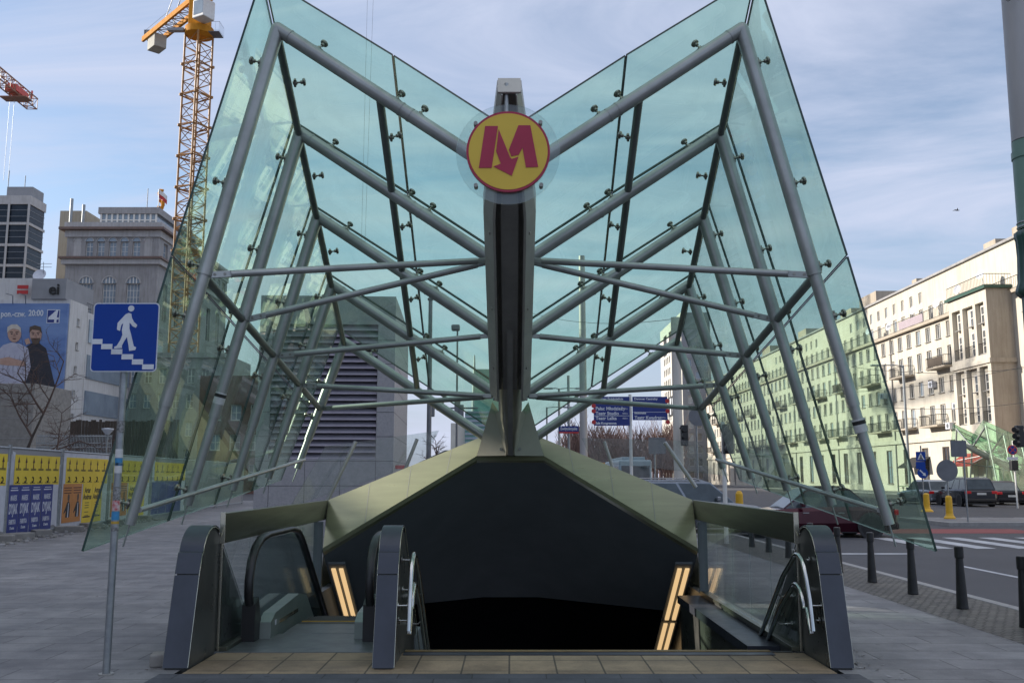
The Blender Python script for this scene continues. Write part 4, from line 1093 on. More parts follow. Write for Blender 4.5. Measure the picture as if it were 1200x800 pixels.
panels = [(-60, 9), (10, 70.5), (72, 127), (128.5, 176), (177.5, 218), (219, 254), (255, 285)]
plab = ['hoarding panel cut by the left photo edge', 'hoarding panel with blue concert posters under a yellow poster strip', 'hoarding panel with orange and yellow concert posters right of the blue ones',
        'hoarding panel with yellow strip seen through the lower glass corner', 'hoarding panel with torn blue posters behind the first leg of the canopy', 'bare hoarding panel behind the second canopy leg', 'farthest bare hoarding panel in the row']
for k, (x0, x1) in enumerate(panels):
    o = thing('hoarding_panel', plab[k], 'hoarding', fq((x0 + x1) / 2, 0), group='poster hoardings along the plaza')
    mb = MB(); rect_on(mb, x0 + .8, x1 - .8, ZB, ZT, 0, 0, .03); part('sheet', mb, 'greycl' if k not in (2, 3) else 'paper', o)
    for xe in (x0, x1):
        mb = MB(); a = fq(xe, 0, .02); mb.tube(a, a + Z3 * (zmap(ZT) + .08), .045, n=8); part('post', mb, 'galv', o)
    for z_ in (ZT, ZB): mb = MB(); mb.tube(fq(x0, z_, .02), fq(x1, z_, .02), .03, n=8); part('rail', mb, 'galv', o)
    mb = MB(); w = x1 - x0
    if k in (0, 1, 3, 4):                     # remnants of older white bills round the posters
        for fa, fb, za, zb_ in ((.0, .12, .5, 2.3), (.84, .985, .3, 2.1), (.2, .7, .22, .42), (.03, .10, 1.4, 2.44)):
            a_, c_ = fq(x0 + w * fa, za, .0305), fq(x0 + w * fb, zb_, .0305); pts_ = []
            for q_, (ua, ub) in (((0, 0), (1, 0)), ((1, 0), (1, 1)), ((1, 1), (0, 1)), ((0, 1), (0, 0))):
                for t_ in (0, .3, .6):
                    uu, vv = q_[0] * (1 - t_) + ua * t_, q_[1] * (1 - t_) + ub * t_
                    uu += rnd.uniform(-.12, .12); vv += rnd.uniform(-.05, .05)
                    pts_.append(fq(x0 + w * min(.99, max(.01, fa + (fb - fa) * uu)), max(.25, za + (zb_ - za) * vv), .0315))
            mb.poly(pts_)
        part('torn_paper', mb, 'paper', o); mb = MB()
    if k in (1, 2, 3, 0, 4):
        # yellow strip of small posters
        a, b_ = x0 + w * (.10 if k == 1 else .08), x1 - w * .03
        rect_on(mb, a, b_, 1.55 if k != 4 else 1.62, 2.38, .031, 0)
        st_ = part('yellow_poster_strip', mb, 'posterY', o)
        mb = MB(); n = 6
        for j in range(n):
            px = a + (b_ - a) * (j + .5) / n; q = fq(px, 2.18, .040)
            m4 = frame_mtx(q, FU, -FN)
            loc = lambda pts: [m4 @ V3((x, 0, z)) for x, z in pts]
            mb.poly(loc([(0, .15), (.05, .04), (.07, .0), (.02, -.02), (.03, -.16), (-.03, -.16), (-.02, -.02), (-.06, .0), (-.03, .06)]), 0)
            q = fq(px, 1.74, .040); m4 = frame_mtx(q, FU, -FN)
            mb.path([m4 @ V3((.05 * math.cos(t_), 0, -.04 + .07 * math.sin(t_))) for t_ in [2.4 - .55 * i for i in range(10)]] , .016, 5, 1)
            for zz_ in (1.99, 1.96, 1.6): rect_on(mb, px - w * .05, px + w * .05, zz_, zz_ + .018, .0392, 1, .001)
        part('print', mb, ['inkbrown', 'ink'], st_)
    if k in (1, 4):
        n = 4
        for j in range(n):
            a = x0 + w * .02 + w * .86 * j / n; b_ = a + w * .86 / n - w * .010
            mb = MB(); rect_on(mb, a, b_, ZB - .04 + .04 * j * .6, 1.56, .034); po = part('blue_poster', mb, 'posterB', o)
            if k == 1:
                ww = wp(a, b_) * .8; c_ = (a + b_) / 2; mb = MB()
                ftext(mb, 'MAREK', c_, 1.20, .2, .040, ww * .75); ftext(mb, 'DYJAK', c_, .90, .36, .040, ww, .01)
                ftext(mb, 'FABRYKA', c_, .56, .17, .040, ww * .78); ftext(mb, '13 marca', c_, .40, .10, .040, ww * .5)
                rect_on(mb, c_ - (b_ - a) * .36, c_ + (b_ - a) * .36, 1.40, 1.43, .040, 0, .001)
                rect_on(mb, c_ - (b_ - a) * .3, c_ + (b_ - a) * .3, 1.47, 1.49, .040, 0, .001)
                part('print', mb, 'inkwhite', po)
    if k in (2, 3):
        for j in range(2):
            a = x0 + w * .05 + w * .20 * j; b_ = a + w * .195
            mb = MB(); rect_on(mb, a, b_, ZB + .14, 1.56, .034); po = part('orange_poster', mb, 'posterO', o)
            mb = MB(); q = fq(a + (b_ - a) * .6, ZB + .3, .040); m4 = frame_mtx(q, FU, -FN)
            loc = lambda pts: [m4 @ V3((x, 0, z)) for x, z in pts]
            mb.poly(loc([(-.16, 0), (.17, 0), (.18, .34), (.10, .46), (-.06, .46), (-.18, .3), (-.3, .16), (-.3, .1), (-.14, .2)]), 0)
            mb.poly(loc([(.02 + .085 * math.cos(t_ * .5), .58 + .12 * math.sin(t_ * .5)) for t_ in range(12)]), 1)
            mb.poly([v + FN * .001 for v in loc([(-.01, .0), (.07, 0), (.06, .42), (.02, .42)])], 2)
            for zz_, l in ((1.42, .42), (1.34, .40), (1.26, .40)): rect_on(mb, (a + b_) / 2 - (b_ - a) * l, (a + b_) / 2 + (b_ - a) * l, zz_, zz_ + .03, .0392, 3, .001)
            part('print', mb, ['ink', 'hair', 'inkwhite', 'inkbrown'], po)
        for j in range(2):
            a = x0 + w * .47 + w * .205 * j; b_ = a + w * .20
            mb = MB(); rect_on(mb, a, b_, ZB + .06, 1.56, .034); po = part('yellow_poster', mb, 'posterY', o)
            ww = wp(a, b_); c_ = (a + b_) / 2; mb = MB(); ftext(mb, 'Artur', c_, 1.33, .24, .040, ww * .62, .006); ftext(mb, 'Andrus', c_, 1.12, .24, .040, ww * .86, .006)
            for zz_ in (.92, .84, .76, .62, .50): rect_on(mb, c_ - (b_ - a) * .22, c_ + (b_ - a) * .2, zz_, zz_ + .02, .0392, 0, .001)
            rect_on(mb, c_ - (b_ - a) * .38, c_ + (b_ - a) * .38, .45, .49, .0392, 0, .001)
            part('print', mb, 'ink', po)
# concrete feet
for k, px in enumerate((-8, 11, 40, 71, 99, 127, 160)):
    p = fq(px, 0, .30); mb = MB(); mb.box(p + Z3 * .085, (.85 if k % 2 else .6, .42, .17), 0, .02, Matrix.Rotation(.3 + k, 3, 'Z'))
    single('concrete_block', mb, 'concrete', 'low concrete block at the hoarding foot, %s' % ('by the left edge', 'under the left post of the blue posters', 'below the blue posters', 'between blue and orange posters',
           'below the orange posters', 'under the post right of the yellow posters', 'behind the glass corner')[k], 'concrete block', 'footing blocks under the hoardings', p)
# rubble strip
mb = MB(); r2 = random.Random(4)
for k in range(260):
    t = r2.uniform(-.1, 1.1); p = fpt(t, 0) + FN * r2.uniform(.0, 1.0); s = r2.uniform(.02, .09)
    mb.box(p + Z3 * s * .3, (s * 1.4, s, s * .8), r2.randint(0, 1), s * .15, Matrix.Rotation(r2.uniform(0, 6), 3, 'Z') @ Matrix.Rotation(r2.uniform(-.4, .4), 3, 'X'), 1)
o = part('rubble', mb, ['concrete', 'greystone']); tag(o, 'crumbs of rubble along the foot of the poster hoardings', 'rubble', kind='stuff')
p = fq(136, 0, -.35); o = thing('floodlight', 'small white floodlight on a thin post above the hoardings', 'floodlight', p)
mb = MB(); mb.tube(p, p + Z3 * 3.2, .03, n=8); part('post', mb, 'galv', o)
mb = MB(); mb.lathe([(.07, 3.05), (.2, 3.22), (.2, 3.26), (.0, 3.28)], p, 14); part('shade', mb, 'signwhite', o)

# leaves and grit round the entrance, and a small loose stone
mb = MB(); r3 = random.Random(6)
for k in range(90):
    if k < 45: x, y = 2.95 + abs(r3.gauss(0, .16)), 8.0 + r3.uniform(-.25, 1.2)
    elif k < 70: x, y = -2.95 - abs(r3.gauss(0, .14)), 8.2 + r3.uniform(-.3, 1.6)
    else: x, y = r3.uniform(-9, -3), r3.uniform(7.5, 15)
    a_ = r3.uniform(0, 6.28); s_ = r3.uniform(.008, .028); R_ = Matrix.Rotation(a_, 3, 'Z'); z_ = .006
    mb.poly([V3((x, y, z_)) + R_ @ V3(q_) for q_ in ((-s_, 0, 0), (0, -s_ * .5, s_ * .2), (s_ * 1.2, 0, s_ * .35), (0, s_ * .5, .0))], r3.randint(0, 1))
o = part('leaf_litter', mb, ['timber', 'greystone']); tag(o, 'scattered dry leaves and grit round the end walls', 'litter', kind='stuff')
mb = MB(); mb.box((-2.985, 8.33, .055), (.15, .17, .11), 0, .015, Matrix.Rotation(.2, 3, 'Z')); single('loose_stone', mb, 'concrete', 'small pale loose stone against the left end wall', 'stone', loc=(-2.985, 8.33, 0))

# ================================================================== bare trees
def bare_tree(name, label, base, h, seed, spread=.55, depth=5, group=None, lean=0.0, r0=.09):
    R = random.Random(seed); o = thing(name, label, 'tree', base, group=group)
    tr, cr = MB(), MB()
    def grow(p, d, l, r, lv):
        n = 4; q = V3(p); dd = V3(d)
        for k in range(n):
            dd = (dd + V3((R.uniform(-1, 1), R.uniform(-1, 1), R.uniform(-.3, .6))) * .11).normalized(); e = q + dd * l / n
            (tr if lv == 0 else cr).tube(q, e, r * (1 - .14 * k), r * (1 - .14 * (k + 1)), 7 if lv < 2 else 4, 0, False)
            if lv < depth and (k > 0 or lv > 0):
                for _ in range(1 if lv == 0 else R.choice((1, 1, 2))):
                    a = R.uniform(0, 6.283); side = V3((math.cos(a), math.sin(a), 0)); side = (side - dd * side.dot(dd)).normalized()
                    grow(e, (dd * (1 - spread * R.uniform(.6, 1.1)) + side * spread * R.uniform(.7, 1.2)).normalized(), l * R.uniform(.42, .62), r * .52, lv + 1)
            q = e
        if lv == 0:
            grow(q, dd, l * .55, r * .5, 1)
    grow(V3(base), V3((lean, 0, 1)).normalized(), h * .6, r0, 0)
    part('trunk', tr, 'bark', o); part('crown', cr, 'twig', o)
    return o
bare_tree('bare_tree', 'young bare tree with thin spreading twigs in front of the television billboard', at(10, 600, 42).xy.to_3d(), 7.6, 5, .62, 4, lean=.10, r0=.10)
bare_tree('bare_tree', 'bare shrubby tree behind the hoardings right of the billboard portraits', at(62, 600, 40).xy.to_3d(), 4.6, 9, .7, 4, r0=.06)
bare_tree('bare_tree', 'small bare tree left of the canopy foot, seen under the roof glass', at(516, 600, 90).xy.to_3d(), 5.4, 21, .6, 4, r0=.12)
bare_tree('bare_tree', 'small bare tree between the louvred block and the green tower', at(552, 600, 85).xy.to_3d(), 4.2, 23, .6, 4, r0=.1)
# distant park wood
mb = MB(); R = random.Random(3)
for k in range(95):
    px = R.uniform(660, 800); d = R.uniform(150, 240); b = at(px, 560, d); h = (at(0, R.uniform(492, 512), d).z) * R.uniform(.85, 1.05)
    mb.tube((b.x, d, Z), (b.x, d, h * .5), .22, .12, 4, 0, False)
    for j in range(60):
        z = h * R.uniform(.2, .85); a = R.uniform(0, 6.28); l = h * R.uniform(.12, .3)
        p = V3((b.x + R.uniform(-1, 1) * h * .12, d + R.uniform(-1, 1), z)); e = p + V3((math.cos(a) * l * .55, math.sin(a) * l * .5, l)); mb.tube(p, e, .07, .02, 3, 0, False)
o = part('park_wood', mb, 'twig2'); tag(o, 'reddish brown mass of bare park trees behind the direction boards', 'wood', kind='stuff')
# brown palisade behind the hoardings
d = 52.0; a, b = at(78, 560, d), at(206, 560, d); mb = MB(); R = random.Random(8); x = a.x
while x < b.x:
    w = R.uniform(.14, .2); h = at(0, R.uniform(491, 494), d).z; mb.b2(x, x + w * .82, d, d + .06, 0, h); x += w
mb.b2(a.x, b.x, d + .07, d + .15, 1.2, 1.4); mb.b2(a.x, b.x, d + .07, d + .15, 3.4, 3.6)
single('timber_palisade', mb, 'timber', 'tall brown slatted palisade behind the poster hoardings', 'fence', loc=((a.x + b.x) / 2, d, 0))
mb = MB(); d = 50; a, b = at(40, 560, d), at(128, 560, d)
for k in range(50):
    x = a.x + (b.x - a.x) * k / 49; mb.tube((x, d, 0), (x, d, at(0, 509, d).z), .02, n=4)
for py in (511, 519, 524): z = at(0, py, d).z; mb.tube((a.x, d, z), (b.x, d, z), .03, n=4)
single('mesh_fence', mb, 'galv', 'grey wire fence between the hoardings and the brown palisade', 'fence', loc=((a.x + b.x) / 2, d, 0))
# ================================================================== right: cream apartment block
XF = 42.5
bb = thing('apartment_block', 'long sunlit cream apartment block with terraces and balconies along the right side of the street', 'building', (XF + 8, 120, Z))
YA, YB = 30.0, 205.0; ZC, ZR = 17.2, 22.2
u, n = V3((0, 1, 0)), V3((-1, 0, 0)); o0 = V3((XF, YA, Z)); Lb = YB - YA
def ys_cols(y0, y1, step): 
    k = int((y1 - y0) / step); return [y0 + step * (i + .5) for i in range(k)]
WW = .56
cols = [y for y in ys_cols(YA + 1, YB - 1, 2.32) if not (77.5 < y < 86.2)]
rows = [(9.8, 1.5), (12.35, 1.9), (15.15, 1.5), (6.75, 1.9)]
holes = []
for zc, h in rows:
    for j, y in enumerate(cols): holes.append((y - YA - WW, y - YA + WW, zc - Z, zc + h - Z))
hg = [(y - YA - .75, y - YA + .75, .9, 4.6) for y in cols[::2]]
wall = MB(); facade(wall, o0, u, n, Lb, ZC - Z, holes + hg, .22, 0, 0)
wall.poly([(XF, YA, Z), (XF + 16, YA, Z), (XF + 16, YA, ZR), (XF, YA, ZR)], 0); wall.poly([(XF, YB, Z), (XF + 16, YB, Z), (XF + 16, YB, ZR), (XF, YB, ZR)], 0)
XA = XF + 1.5
hA = []
for j, y in enumerate(cols):
    if (j // 5) % 3 != 1: hA.append((y - YA - .4, y - YA + .4, 20.0 - ZC, 21.2 - ZC))
    hA.append((y - YA - .5, y - YA + .5, .15, 2.15))
facade(wall, V3((XA, YA, ZC)), u, n, Lb, ZR - ZC, hA, .2, 0, 0)
wall.b2(XF - .0, XA - .002, YA, YB, ZC - .25, ZC - .01, 0)
for zz_ in (5.3,): wall.b2(XF - .22, XF - .003, YA, 78.0, zz_ - .2, zz_ + .2, 0); wall.b2(XF - .22, XF - .003, 86.0, YB, zz_ - .2, zz_ + .2, 0)
part('wall', wall, 'stucco', bb)
t = MB(); t.b2(XA - .25, XF + 16, YA, YB, ZR, ZR + .22, 0); rf = part('roof', t, 'greystone', bb)
for y0, h, w in ((112.5, 1.6, 5.5), (121, 1.0, 4), (84, .8, 2.2), (79.5, 1.0, 1.6), (101, .7, 1.2), (140, 1.3, 4), (160, 1.5, 5)):
    t = MB(); t.b2(XA + .4, XA + 3.5, y0, y0 + w, ZR + .22, ZR + h + .2); part('chimney', t, 'stucco2', rf)
t = MB(); t.b2(XF - .42, XF - .002, YA, 77.8, ZC - .28, ZC + .02, 0); t.b2(XF - .42, XF - .002, 86.4, YB, ZC - .28, ZC + .02, 0); part('cornice', t, 'stucco2', bb)
windows(bb, o0, u, n, [h for h in holes if h[0] + YA > 60], .22, 96, nx=2, nz=1)
wfar = [h for h in holes if h[0] + YA <= 60]
windows(bb, o0, u, n, wfar, .22, 0, nx=2, nz=1)
windows(bb, V3((XA, YA, ZC)), u, n, hA, .2, 0, nx=2, nz=1, sill=False)
windows(bb, o0, u, n, hg, .22, 0, nx=2, nz=2, frame='wframe2')
def rail_mesh(mb, p0, p1, h=1.0, mi=0, step=.16):
    p0, p1 = V3(p0), V3(p1); L = (p1 - p0).length; k = max(2, int(L / step))
    mb.tube(p0 + Z3 * h, p1 + Z3 * h, .03, n=4, mi=mi); mb.tube(p0 + Z3 * .08, p1 + Z3 * .08, .02, n=4, mi=mi)
    for i in range(k + 1): p = p0.lerp(p1, i / k); mb.tube(p, p + Z3 * h, .014, n=3, mi=mi, caps=False)
for zf in (12.2, 6.6):
    j = 1
    while j < len(cols) - 2:
        y0, y1 = cols[j] - .9, cols[j + 1] + .9
        if y1 - y0 < 5:
            t = MB(); t.b2(XF - 1.1, XF - .003, y0, y1, zf - .16, zf, 0); rail_mesh(t, (XF - 1.05, y0 + .05, zf), (XF - 1.05, y1 - .05, zf), 1.0, 1)
            rail_mesh(t, (XF - 1.05, y0 + .05, zf), (XF - .02, y0 + .05, zf), 1.0, 1); rail_mesh(t, (XF - 1.05, y1 - .05, zf), (XF - .02, y1 - .05, zf), 1.0, 1)
            if (j * 7 + int(zf)) % 3 == 0: t.b2(XF - 1.12, XF - 1.08, y0 + .4, y1 - .6, zf + .08, zf + .9, 2)
            if j > 16: part('balcony', t, ['stucco2', 'ink', ('timber', 'posterB', 'greystone')[j % 3]], bb)
            else: t.bm.free()
        j += 4 if zf > 10 else 3
t = MB(); rail_mesh(t, (XF - .3, YA, ZC + .02), (XF - .3, YB, ZC + .02), 1.05, 0, .3); part('terrace_railing', t, 'ink', bb)
t = MB(); t.b2(XF - .36, XF - .33, 95, 101, ZC + .12, ZC + .95); part('terrace_screen', t, mat('lilac_cloth', (.40, .33, .36)), bb)
for y, z in ((97.5, 18.9), (92, 18.6), (87.5, 19.1), (104, 18.2), (110, 18.6), (83, 19.6)):
    t = MB(); mm = Matrix.Rotation(math.radians(-75), 3, 'Y') @ Matrix.Rotation(.3, 3, 'X')
    t.lathe([(0, 0), (.25, .03), (.45, .12), (.46, .13), (.25, .05), (0, .02)], (XF - .15, y, z), 16, 0, mm); t.tube((XF - .15, y, z), (XF + .05, y, z - .9), .025, n=5); part('satellite_dish', t, 'paper', bb)
for y, z in ((93.5, 10.4), (88.7, 7.9), (106, 10.3), (90.3, 6.1)):
    t = MB(); t.b2(XF - .5, XF - .02, y, y + .9, z, z + .65, 0, .03); t.tube((XF - .505, y + .4, z + .32), (XF - .52, y + .4, z + .32), .22, n=14, mi=1); part('air_conditioner', t, ['paper', 'gback'], bb)
for y in (62, 76.5, 86.8, 104.3, 122.6, 141, 160, 180):
    t = MB(); t.tube((XF - .09, y, Z), (XF - .09, y, ZC - .3), .07, n=6); part('downpipe', t, 'greystone', bb)
# loggia pavilion
XPV, Y0p, Y1p = 40.3, 78.4, 85.3
t = MB(); bays = [(.55, 2.0), (2.45, 4.35), (4.8, 6.35)]
hp_ = [(a, b_, z0 - Z, z1 - Z) for a, b_ in bays for z0, z1 in ((6.1, 10.9), (11.9, 16.4))] + [(.6, 2.0, 1.0, 4.4), (2.5, 4.3, .2, 4.4), (4.8, 6.3, 1.0, 4.4)]
facade(t, V3((XPV, Y0p, Z)), u, n, Y1p - Y0p, ZC - Z + .25, hp_, .40, 0, 0)
t.poly([(XPV, Y0p, Z), (XF + .5, Y0p, Z), (XF + .5, Y0p, ZC + .25), (XPV, Y0p, ZC + .25)], 1); t.poly([(XPV, Y1p, Z), (XF + .5, Y1p, Z), (XF + .5, Y1p, ZC + .25), (XPV, Y1p, ZC + .25)], 0)  # near side takes the darker render: its shade is painted in
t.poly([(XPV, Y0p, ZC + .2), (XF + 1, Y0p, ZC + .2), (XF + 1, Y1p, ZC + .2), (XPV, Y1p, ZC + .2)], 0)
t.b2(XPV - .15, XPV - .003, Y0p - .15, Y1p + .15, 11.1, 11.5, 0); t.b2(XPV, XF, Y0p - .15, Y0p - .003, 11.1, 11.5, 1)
t.poly([(XPV + .41, Y0p, Z), (XPV + .41, Y1p, Z), (XPV + .41, Y1p, ZC), (XPV + .41, Y0p, ZC)], 0)
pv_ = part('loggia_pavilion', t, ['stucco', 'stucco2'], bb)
t = MB(); t.b2(XPV - .25, XF, Y0p - .25, Y1p + .25, ZC + .255, ZC + .5); part('green_cornice', t, 'green', pv_)
t = MB(); rail_mesh(t, (XPV - .1, Y0p, ZC + .5), (XPV - .1, Y1p, ZC + .5), 1.0, 0, .25); rail_mesh(t, (XPV - .1, Y0p, ZC + .5), (XF, Y0p, ZC + .5), 1.0, 0, .25); part('railing', t, 'ink', pv_)
for a, b_ in bays:
    for z0 in (6.1, 11.9):
        t = MB(); rail_mesh(t, (XPV + .12, Y0p + a, z0), (XPV + .12, Y0p + b_, z0), 1.0, 0, .2); part('loggia_railing', t, 'ink', pv_)
        put_window(window_mesh(min(1.0, b_ - a - .2), 2.1, 1, 3), V3((XPV + .34, Y0p + a + .15, z0 + .1)), u, n, pv_)
        put_window(window_mesh(min(.9, b_ - a - .3), 1.5, 1, 2), V3((XPV + .34, Y0p + a + .25, z0 + 2.75)), u, n, pv_)
for y in (61.5, 70.8, 79.8, 96.0): # shop awnings
    t = MB(); t.prism([(XF - 1.6 if y != 79.8 else XPV - 1.6, 2.6), (XF - .01 if y != 79.8 else XPV - .01, 3.6), (XF - .01 if y != 79.8 else XPV - .01, 3.5), (XF - 1.6 if y != 79.8 else XPV - 1.6, 2.45)], y, y + 4.4, 'y'); part('awning', t, 'awning' if y < 90 else 'ink', bb)

# ================================================================== white tower with its low lit neighbour
wt = thing('white_tower', 'slim white tower block with rows of small windows, seen right of the direction boards', 'building', (38.5, 222, Z))
d0 = 212.0; xc = at(801, 500, d0).x; zt = at(790, 366, d0).z; DEP = 30.0
t = MB(); hl = []
nf = 11; fh = (zt - 8 - Z) / nf
for k in range(nf):
    for g_ in range(2):
        for j in range(4): hl.append((2.2 + g_ * 13.5 + j * 2.6, 3.7 + g_ * 13.5 + j * 2.6, 1.2 + k * fh, 2.9 + k * fh))
facade(t, V3((xc, d0, Z)), V3((0, 1, 0)), V3((-1, 0, 0)), DEP, zt - Z, hl + [(4, 9, zt - 7.2, zt - 2), (12, 17, zt - 7.2, zt - 2), (20, 25, zt - 7.2, zt - 2)], .8, 0, 0)
hf = [(1.2 + j * 1.9, 2.3 + j * 1.9, 1.2 + k * fh, 2.9 + k * fh) for k in range(nf) for j in range(3)]
facade(t, V3((xc, d0, Z)), V3((1, 0, 0)), V3((0, -1, 0)), 6.6, zt - Z, hf, .3, 1, 1)  # front face in grey: the tower's shaded side painted as a darker tone
t.poly([(xc, d0, zt), (xc + 6.6, d0, zt), (xc + 6.6, d0 + DEP, zt), (xc, d0 + DEP, zt)], 0)
t.poly([(xc + 6.6, d0, Z), (xc + 6.6, d0 + DEP, Z), (xc + 6.6, d0 + DEP, zt), (xc + 6.6, d0, zt)], 0)
part('wall', t, ['pale', 'greycl'], wt)
windows(wt, V3((xc, d0, Z)), V3((0, 1, 0)), V3((-1, 0, 0)), hl, .8, 60, nx=1, nz=1, sill=False, frame='pale')
windows(wt, V3((xc, d0, Z)), V3((1, 0, 0)), V3((0, -1, 0)), hf, .3, 33, nx=1, nz=1, sill=False, glass='wglass2')
a = at(781, 455, 211); b = at(793, 476, 211)
t = MB(); t.b2(xc - 1.2, xc - .9, d0 + 3, d0 + 13, at(0, 484, 211).z, at(0, 460, 211).z); t.prism([(d0 + 5, at(0, 482, 211).z), (d0 + 6.5, at(0, 482, 211).z), (d0 + 7.5, at(0, 463, 211).z), (d0 + 6, at(0, 463, 211).z)], xc - 1.23, xc - 1.21, 'x', 1)
t.b2(xc - 1.23, xc - 1.21, d0 + 8.8, d0 + 10.2, at(0, 482, 211).z, at(0, 462, 211).z, 1); part('advert_board', t, ['ink', 'signwhite'], wt)
# green curtain wall tower and spire
gt = thing('green_tower', 'distant green glass tower with a pale lit edge behind the canopy foot', 'building', at(572, 560, 330))
a, b = at(545, 470, 330), at(604, 470, 330); zt2 = at(570, 482, 330).z
t = MB(); t.b2(a.x, b.x, 330, 352, Z, zt2); part('curtain_wall', t, 'gtower', gt)
for k in range(16):
    z = Z + (zt2 - Z) * (k + .6) / 16; t = MB(); t.b2(a.x + .1, b.x, 329.6, 329.99, z, z + .7); part('floor_band', t, 'wglass2', gt)
t = MB(); t.b2(a.x - 5, a.x - .02, 331, 350, Z, zt2 - 4); part('painted_lit_edge', t, 'pale', gt)  # pale block stands in for the sunlit left strip of the tower
a, b = at(556, 468, 335), at(600, 468, 335); t = MB(); t.b2(a.x, b.x, 336, 350, zt2, at(0, 432, 335).z); part('upper_block', t, 'gtower', gt)
p = at(556, 420, 340); t = MB(); t.tube((p.x, 340, zt2 - 1), (p.x, 340, at(0, 416, 340).z), 1.1, .25, 8); part('spire', t, 'galv', gt)
lb = thing('low_pavilion', 'low dark pavilion roof left of the canopy foot', 'building', at(525, 560, 110))
a, b = at(502, 525, 110), at(560, 525, 110); t = MB(); t.b2(a.x, b.x, 110, 118, Z, 3.2); part('wall', t, 'wglass2', lb); t = MB(); t.prism([(a.x - 1, 3.2), (b.x + 1, 3.2), (b.x - 2, 4.6), (a.x + 2, 4.6)], 109, 119, 'y'); part('roof', t, 'gback', lb)

# ================================================================== louvred ventilation block in the centre left
lv = thing('ventilation_block', 'granite clad ventilation block with a wide louvred front, behind the left half of the canopy', 'building', (-6, 30, 0))
rot = Matrix.Rotation(math.radians(3.2), 3, 'Z'); c0 = V3((at(461.5, 500, 26).x, 26, 0)); zt3 = at(460, 347.5, 26).z
UX, UY = rot @ V3((1, 0, 0)), rot @ V3((0, 1, 0))
Wv, Dv = 3.75, 6.6
t = MB(); hl = [(.35, Wv - .48, 2.06, zt3 - .80)]
facade(t, c0 - UX * Wv, UX, -UY, Wv, zt3, hl, .35, 0, 0)
P_ = lambda a_, b_, z: c0 + UX * a_ + UY * b_ + Z3 * z
t.poly([P_(0, 0, 0), P_(0, Dv, 0), P_(0, Dv, zt3), P_(0, 0, zt3)], 0); t.poly([P_(-Wv, 0, 0), P_(-Wv, Dv, 0), P_(-Wv, Dv, zt3), P_(-Wv, 0, zt3)], 0)
t.poly([P_(-Wv, 0, zt3), P_(0, 0, zt3), P_(0, Dv, zt3), P_(-Wv, Dv, zt3)], 0); t.poly([P_(-Wv, Dv, 0), P_(0, Dv, 0), P_(0, Dv, zt3), P_(-Wv, Dv, zt3)], 0)
t.poly([P_(-Wv + .35, .349, 2), P_(-.48, .349, 2), P_(-.48, .349, zt3 - .7), P_(-Wv + .35, .349, zt3 - .7)], 1)
wl = part('wall', t, ['granite', 'voidm'], lv)
# slab joints: slightly recessed dark lines as thin strips
t = MB()
for z in [.67 * k for k in range(1, 9)]:
    if z < zt3:
        t.poly([P_(.003, 0, z), P_(.003, Dv, z), P_(.003, Dv, z + .014), P_(.003, 0, z + .014)])
        if z < 2.05 or z > zt3 - .8: t.poly([P_(-Wv, -.003, z), P_(0, -.003, z), P_(0, -.003, z + .014), P_(-Wv, -.003, z + .014)])
        else:
            for q0, q1 in ((-Wv, -Wv + .345), (-.475, 0)): t.poly([P_(q0, -.003, z), P_(q1, -.003, z), P_(q1, -.003, z + .014), P_(q0, -.003, z + .014)])
for k in range(1, 11): t.poly([P_(.004, k * .62, 0), P_(.004, k * .62 + .012, 0), P_(.004, k * .62 + .012, zt3), P_(.004, k * .62, zt3)])
for k in range(1, 5): t.poly([P_(-.475 - (k - 1) * .96, -.004, 0), P_(-.487 - (k - 1) * .96, -.004, 0), P_(-.487 - (k - 1) * .96, -.004, 2.04), P_(-.475 - (k - 1) * .96, -.004, 2.04)])
part('slab_joint', t, 'voidm', lv)
nl = 21; hz = (zt3 - .80 - 2.06) / nl
for k in range(nl):
    z = 2.06 + hz * k; t = MB()
    t.loft([[P_(a_, .0, z + .015), P_(a_, .012, z + .0), P_(a_, .20, z + hz * .90), P_(a_, .19, z + hz * .95)] for a_ in (-Wv + .36, -.49)]); part('louvre', t, 'louvre', lv)
p = at(471, 547, 25.6); t = MB(); t.b2(p.x - .18, p.x + .18, 25.6, 25.64, p.z - .05, p.z + .05, 0); t.tube((p.x, 25.66, 0), (p.x, 25.66, p.z), .02, n=6, mi=1)
single('red_sign', t, ['red', 'galv'], 'small red sign plate at the foot of the granite block, above the left coping', 'sign', loc=(p.x, 25.6, 0))

# ================================================================== left: grey stone bank building
pk = thing('stone_office_building', 'grey stone office building with arched windows, flat penthouse and flag behind the billboard', 'building', at(130, 560, 170))
D = 170.0; q = lambda px, py, d=D: at(px, py, d)
xl, xr = q(77.5, 300).x, q(185.5, 300).x; zt4 = q(130, 268).z; DP = 42.0
t = MB()
arch_small = [(px, 9.0) for px in (90, 104, 117.5, 131.2, 145.2, 159.2, 173)]
pxm_ = 1 / ((F * ct - 100 * st) / D)
hs = [(q(px, 300).x - xl - 4.4 * pxm_, q(px, 300).x - xl + 4.4 * pxm_, q(130, 300).z - Z, q(130, 283).z - Z) for px, w in arch_small]
hb = [(q(px, 330).x - xl - 7.7 * pxm_, q(px, 330).x - xl + 7.7 * pxm_, q(130, 372).z - Z, q(130, 332).z - Z) for px in (101, 128.3, 156.3)]
lw = []
for k in range(7):
    for py in (432, 462, 492, 520): x = q(84 + k * 15.6, 440).x - xl; lw.append((x - .6, x + .9, q(0, py + 6).z - Z, q(0, py - 7).z - Z))
facade(t, V3((xl, D, Z)), V3((1, 0, 0)), V3((0, -1, 0)), xr - xl, zt4 - Z, hs + hb + lw, .5, 0, 0)
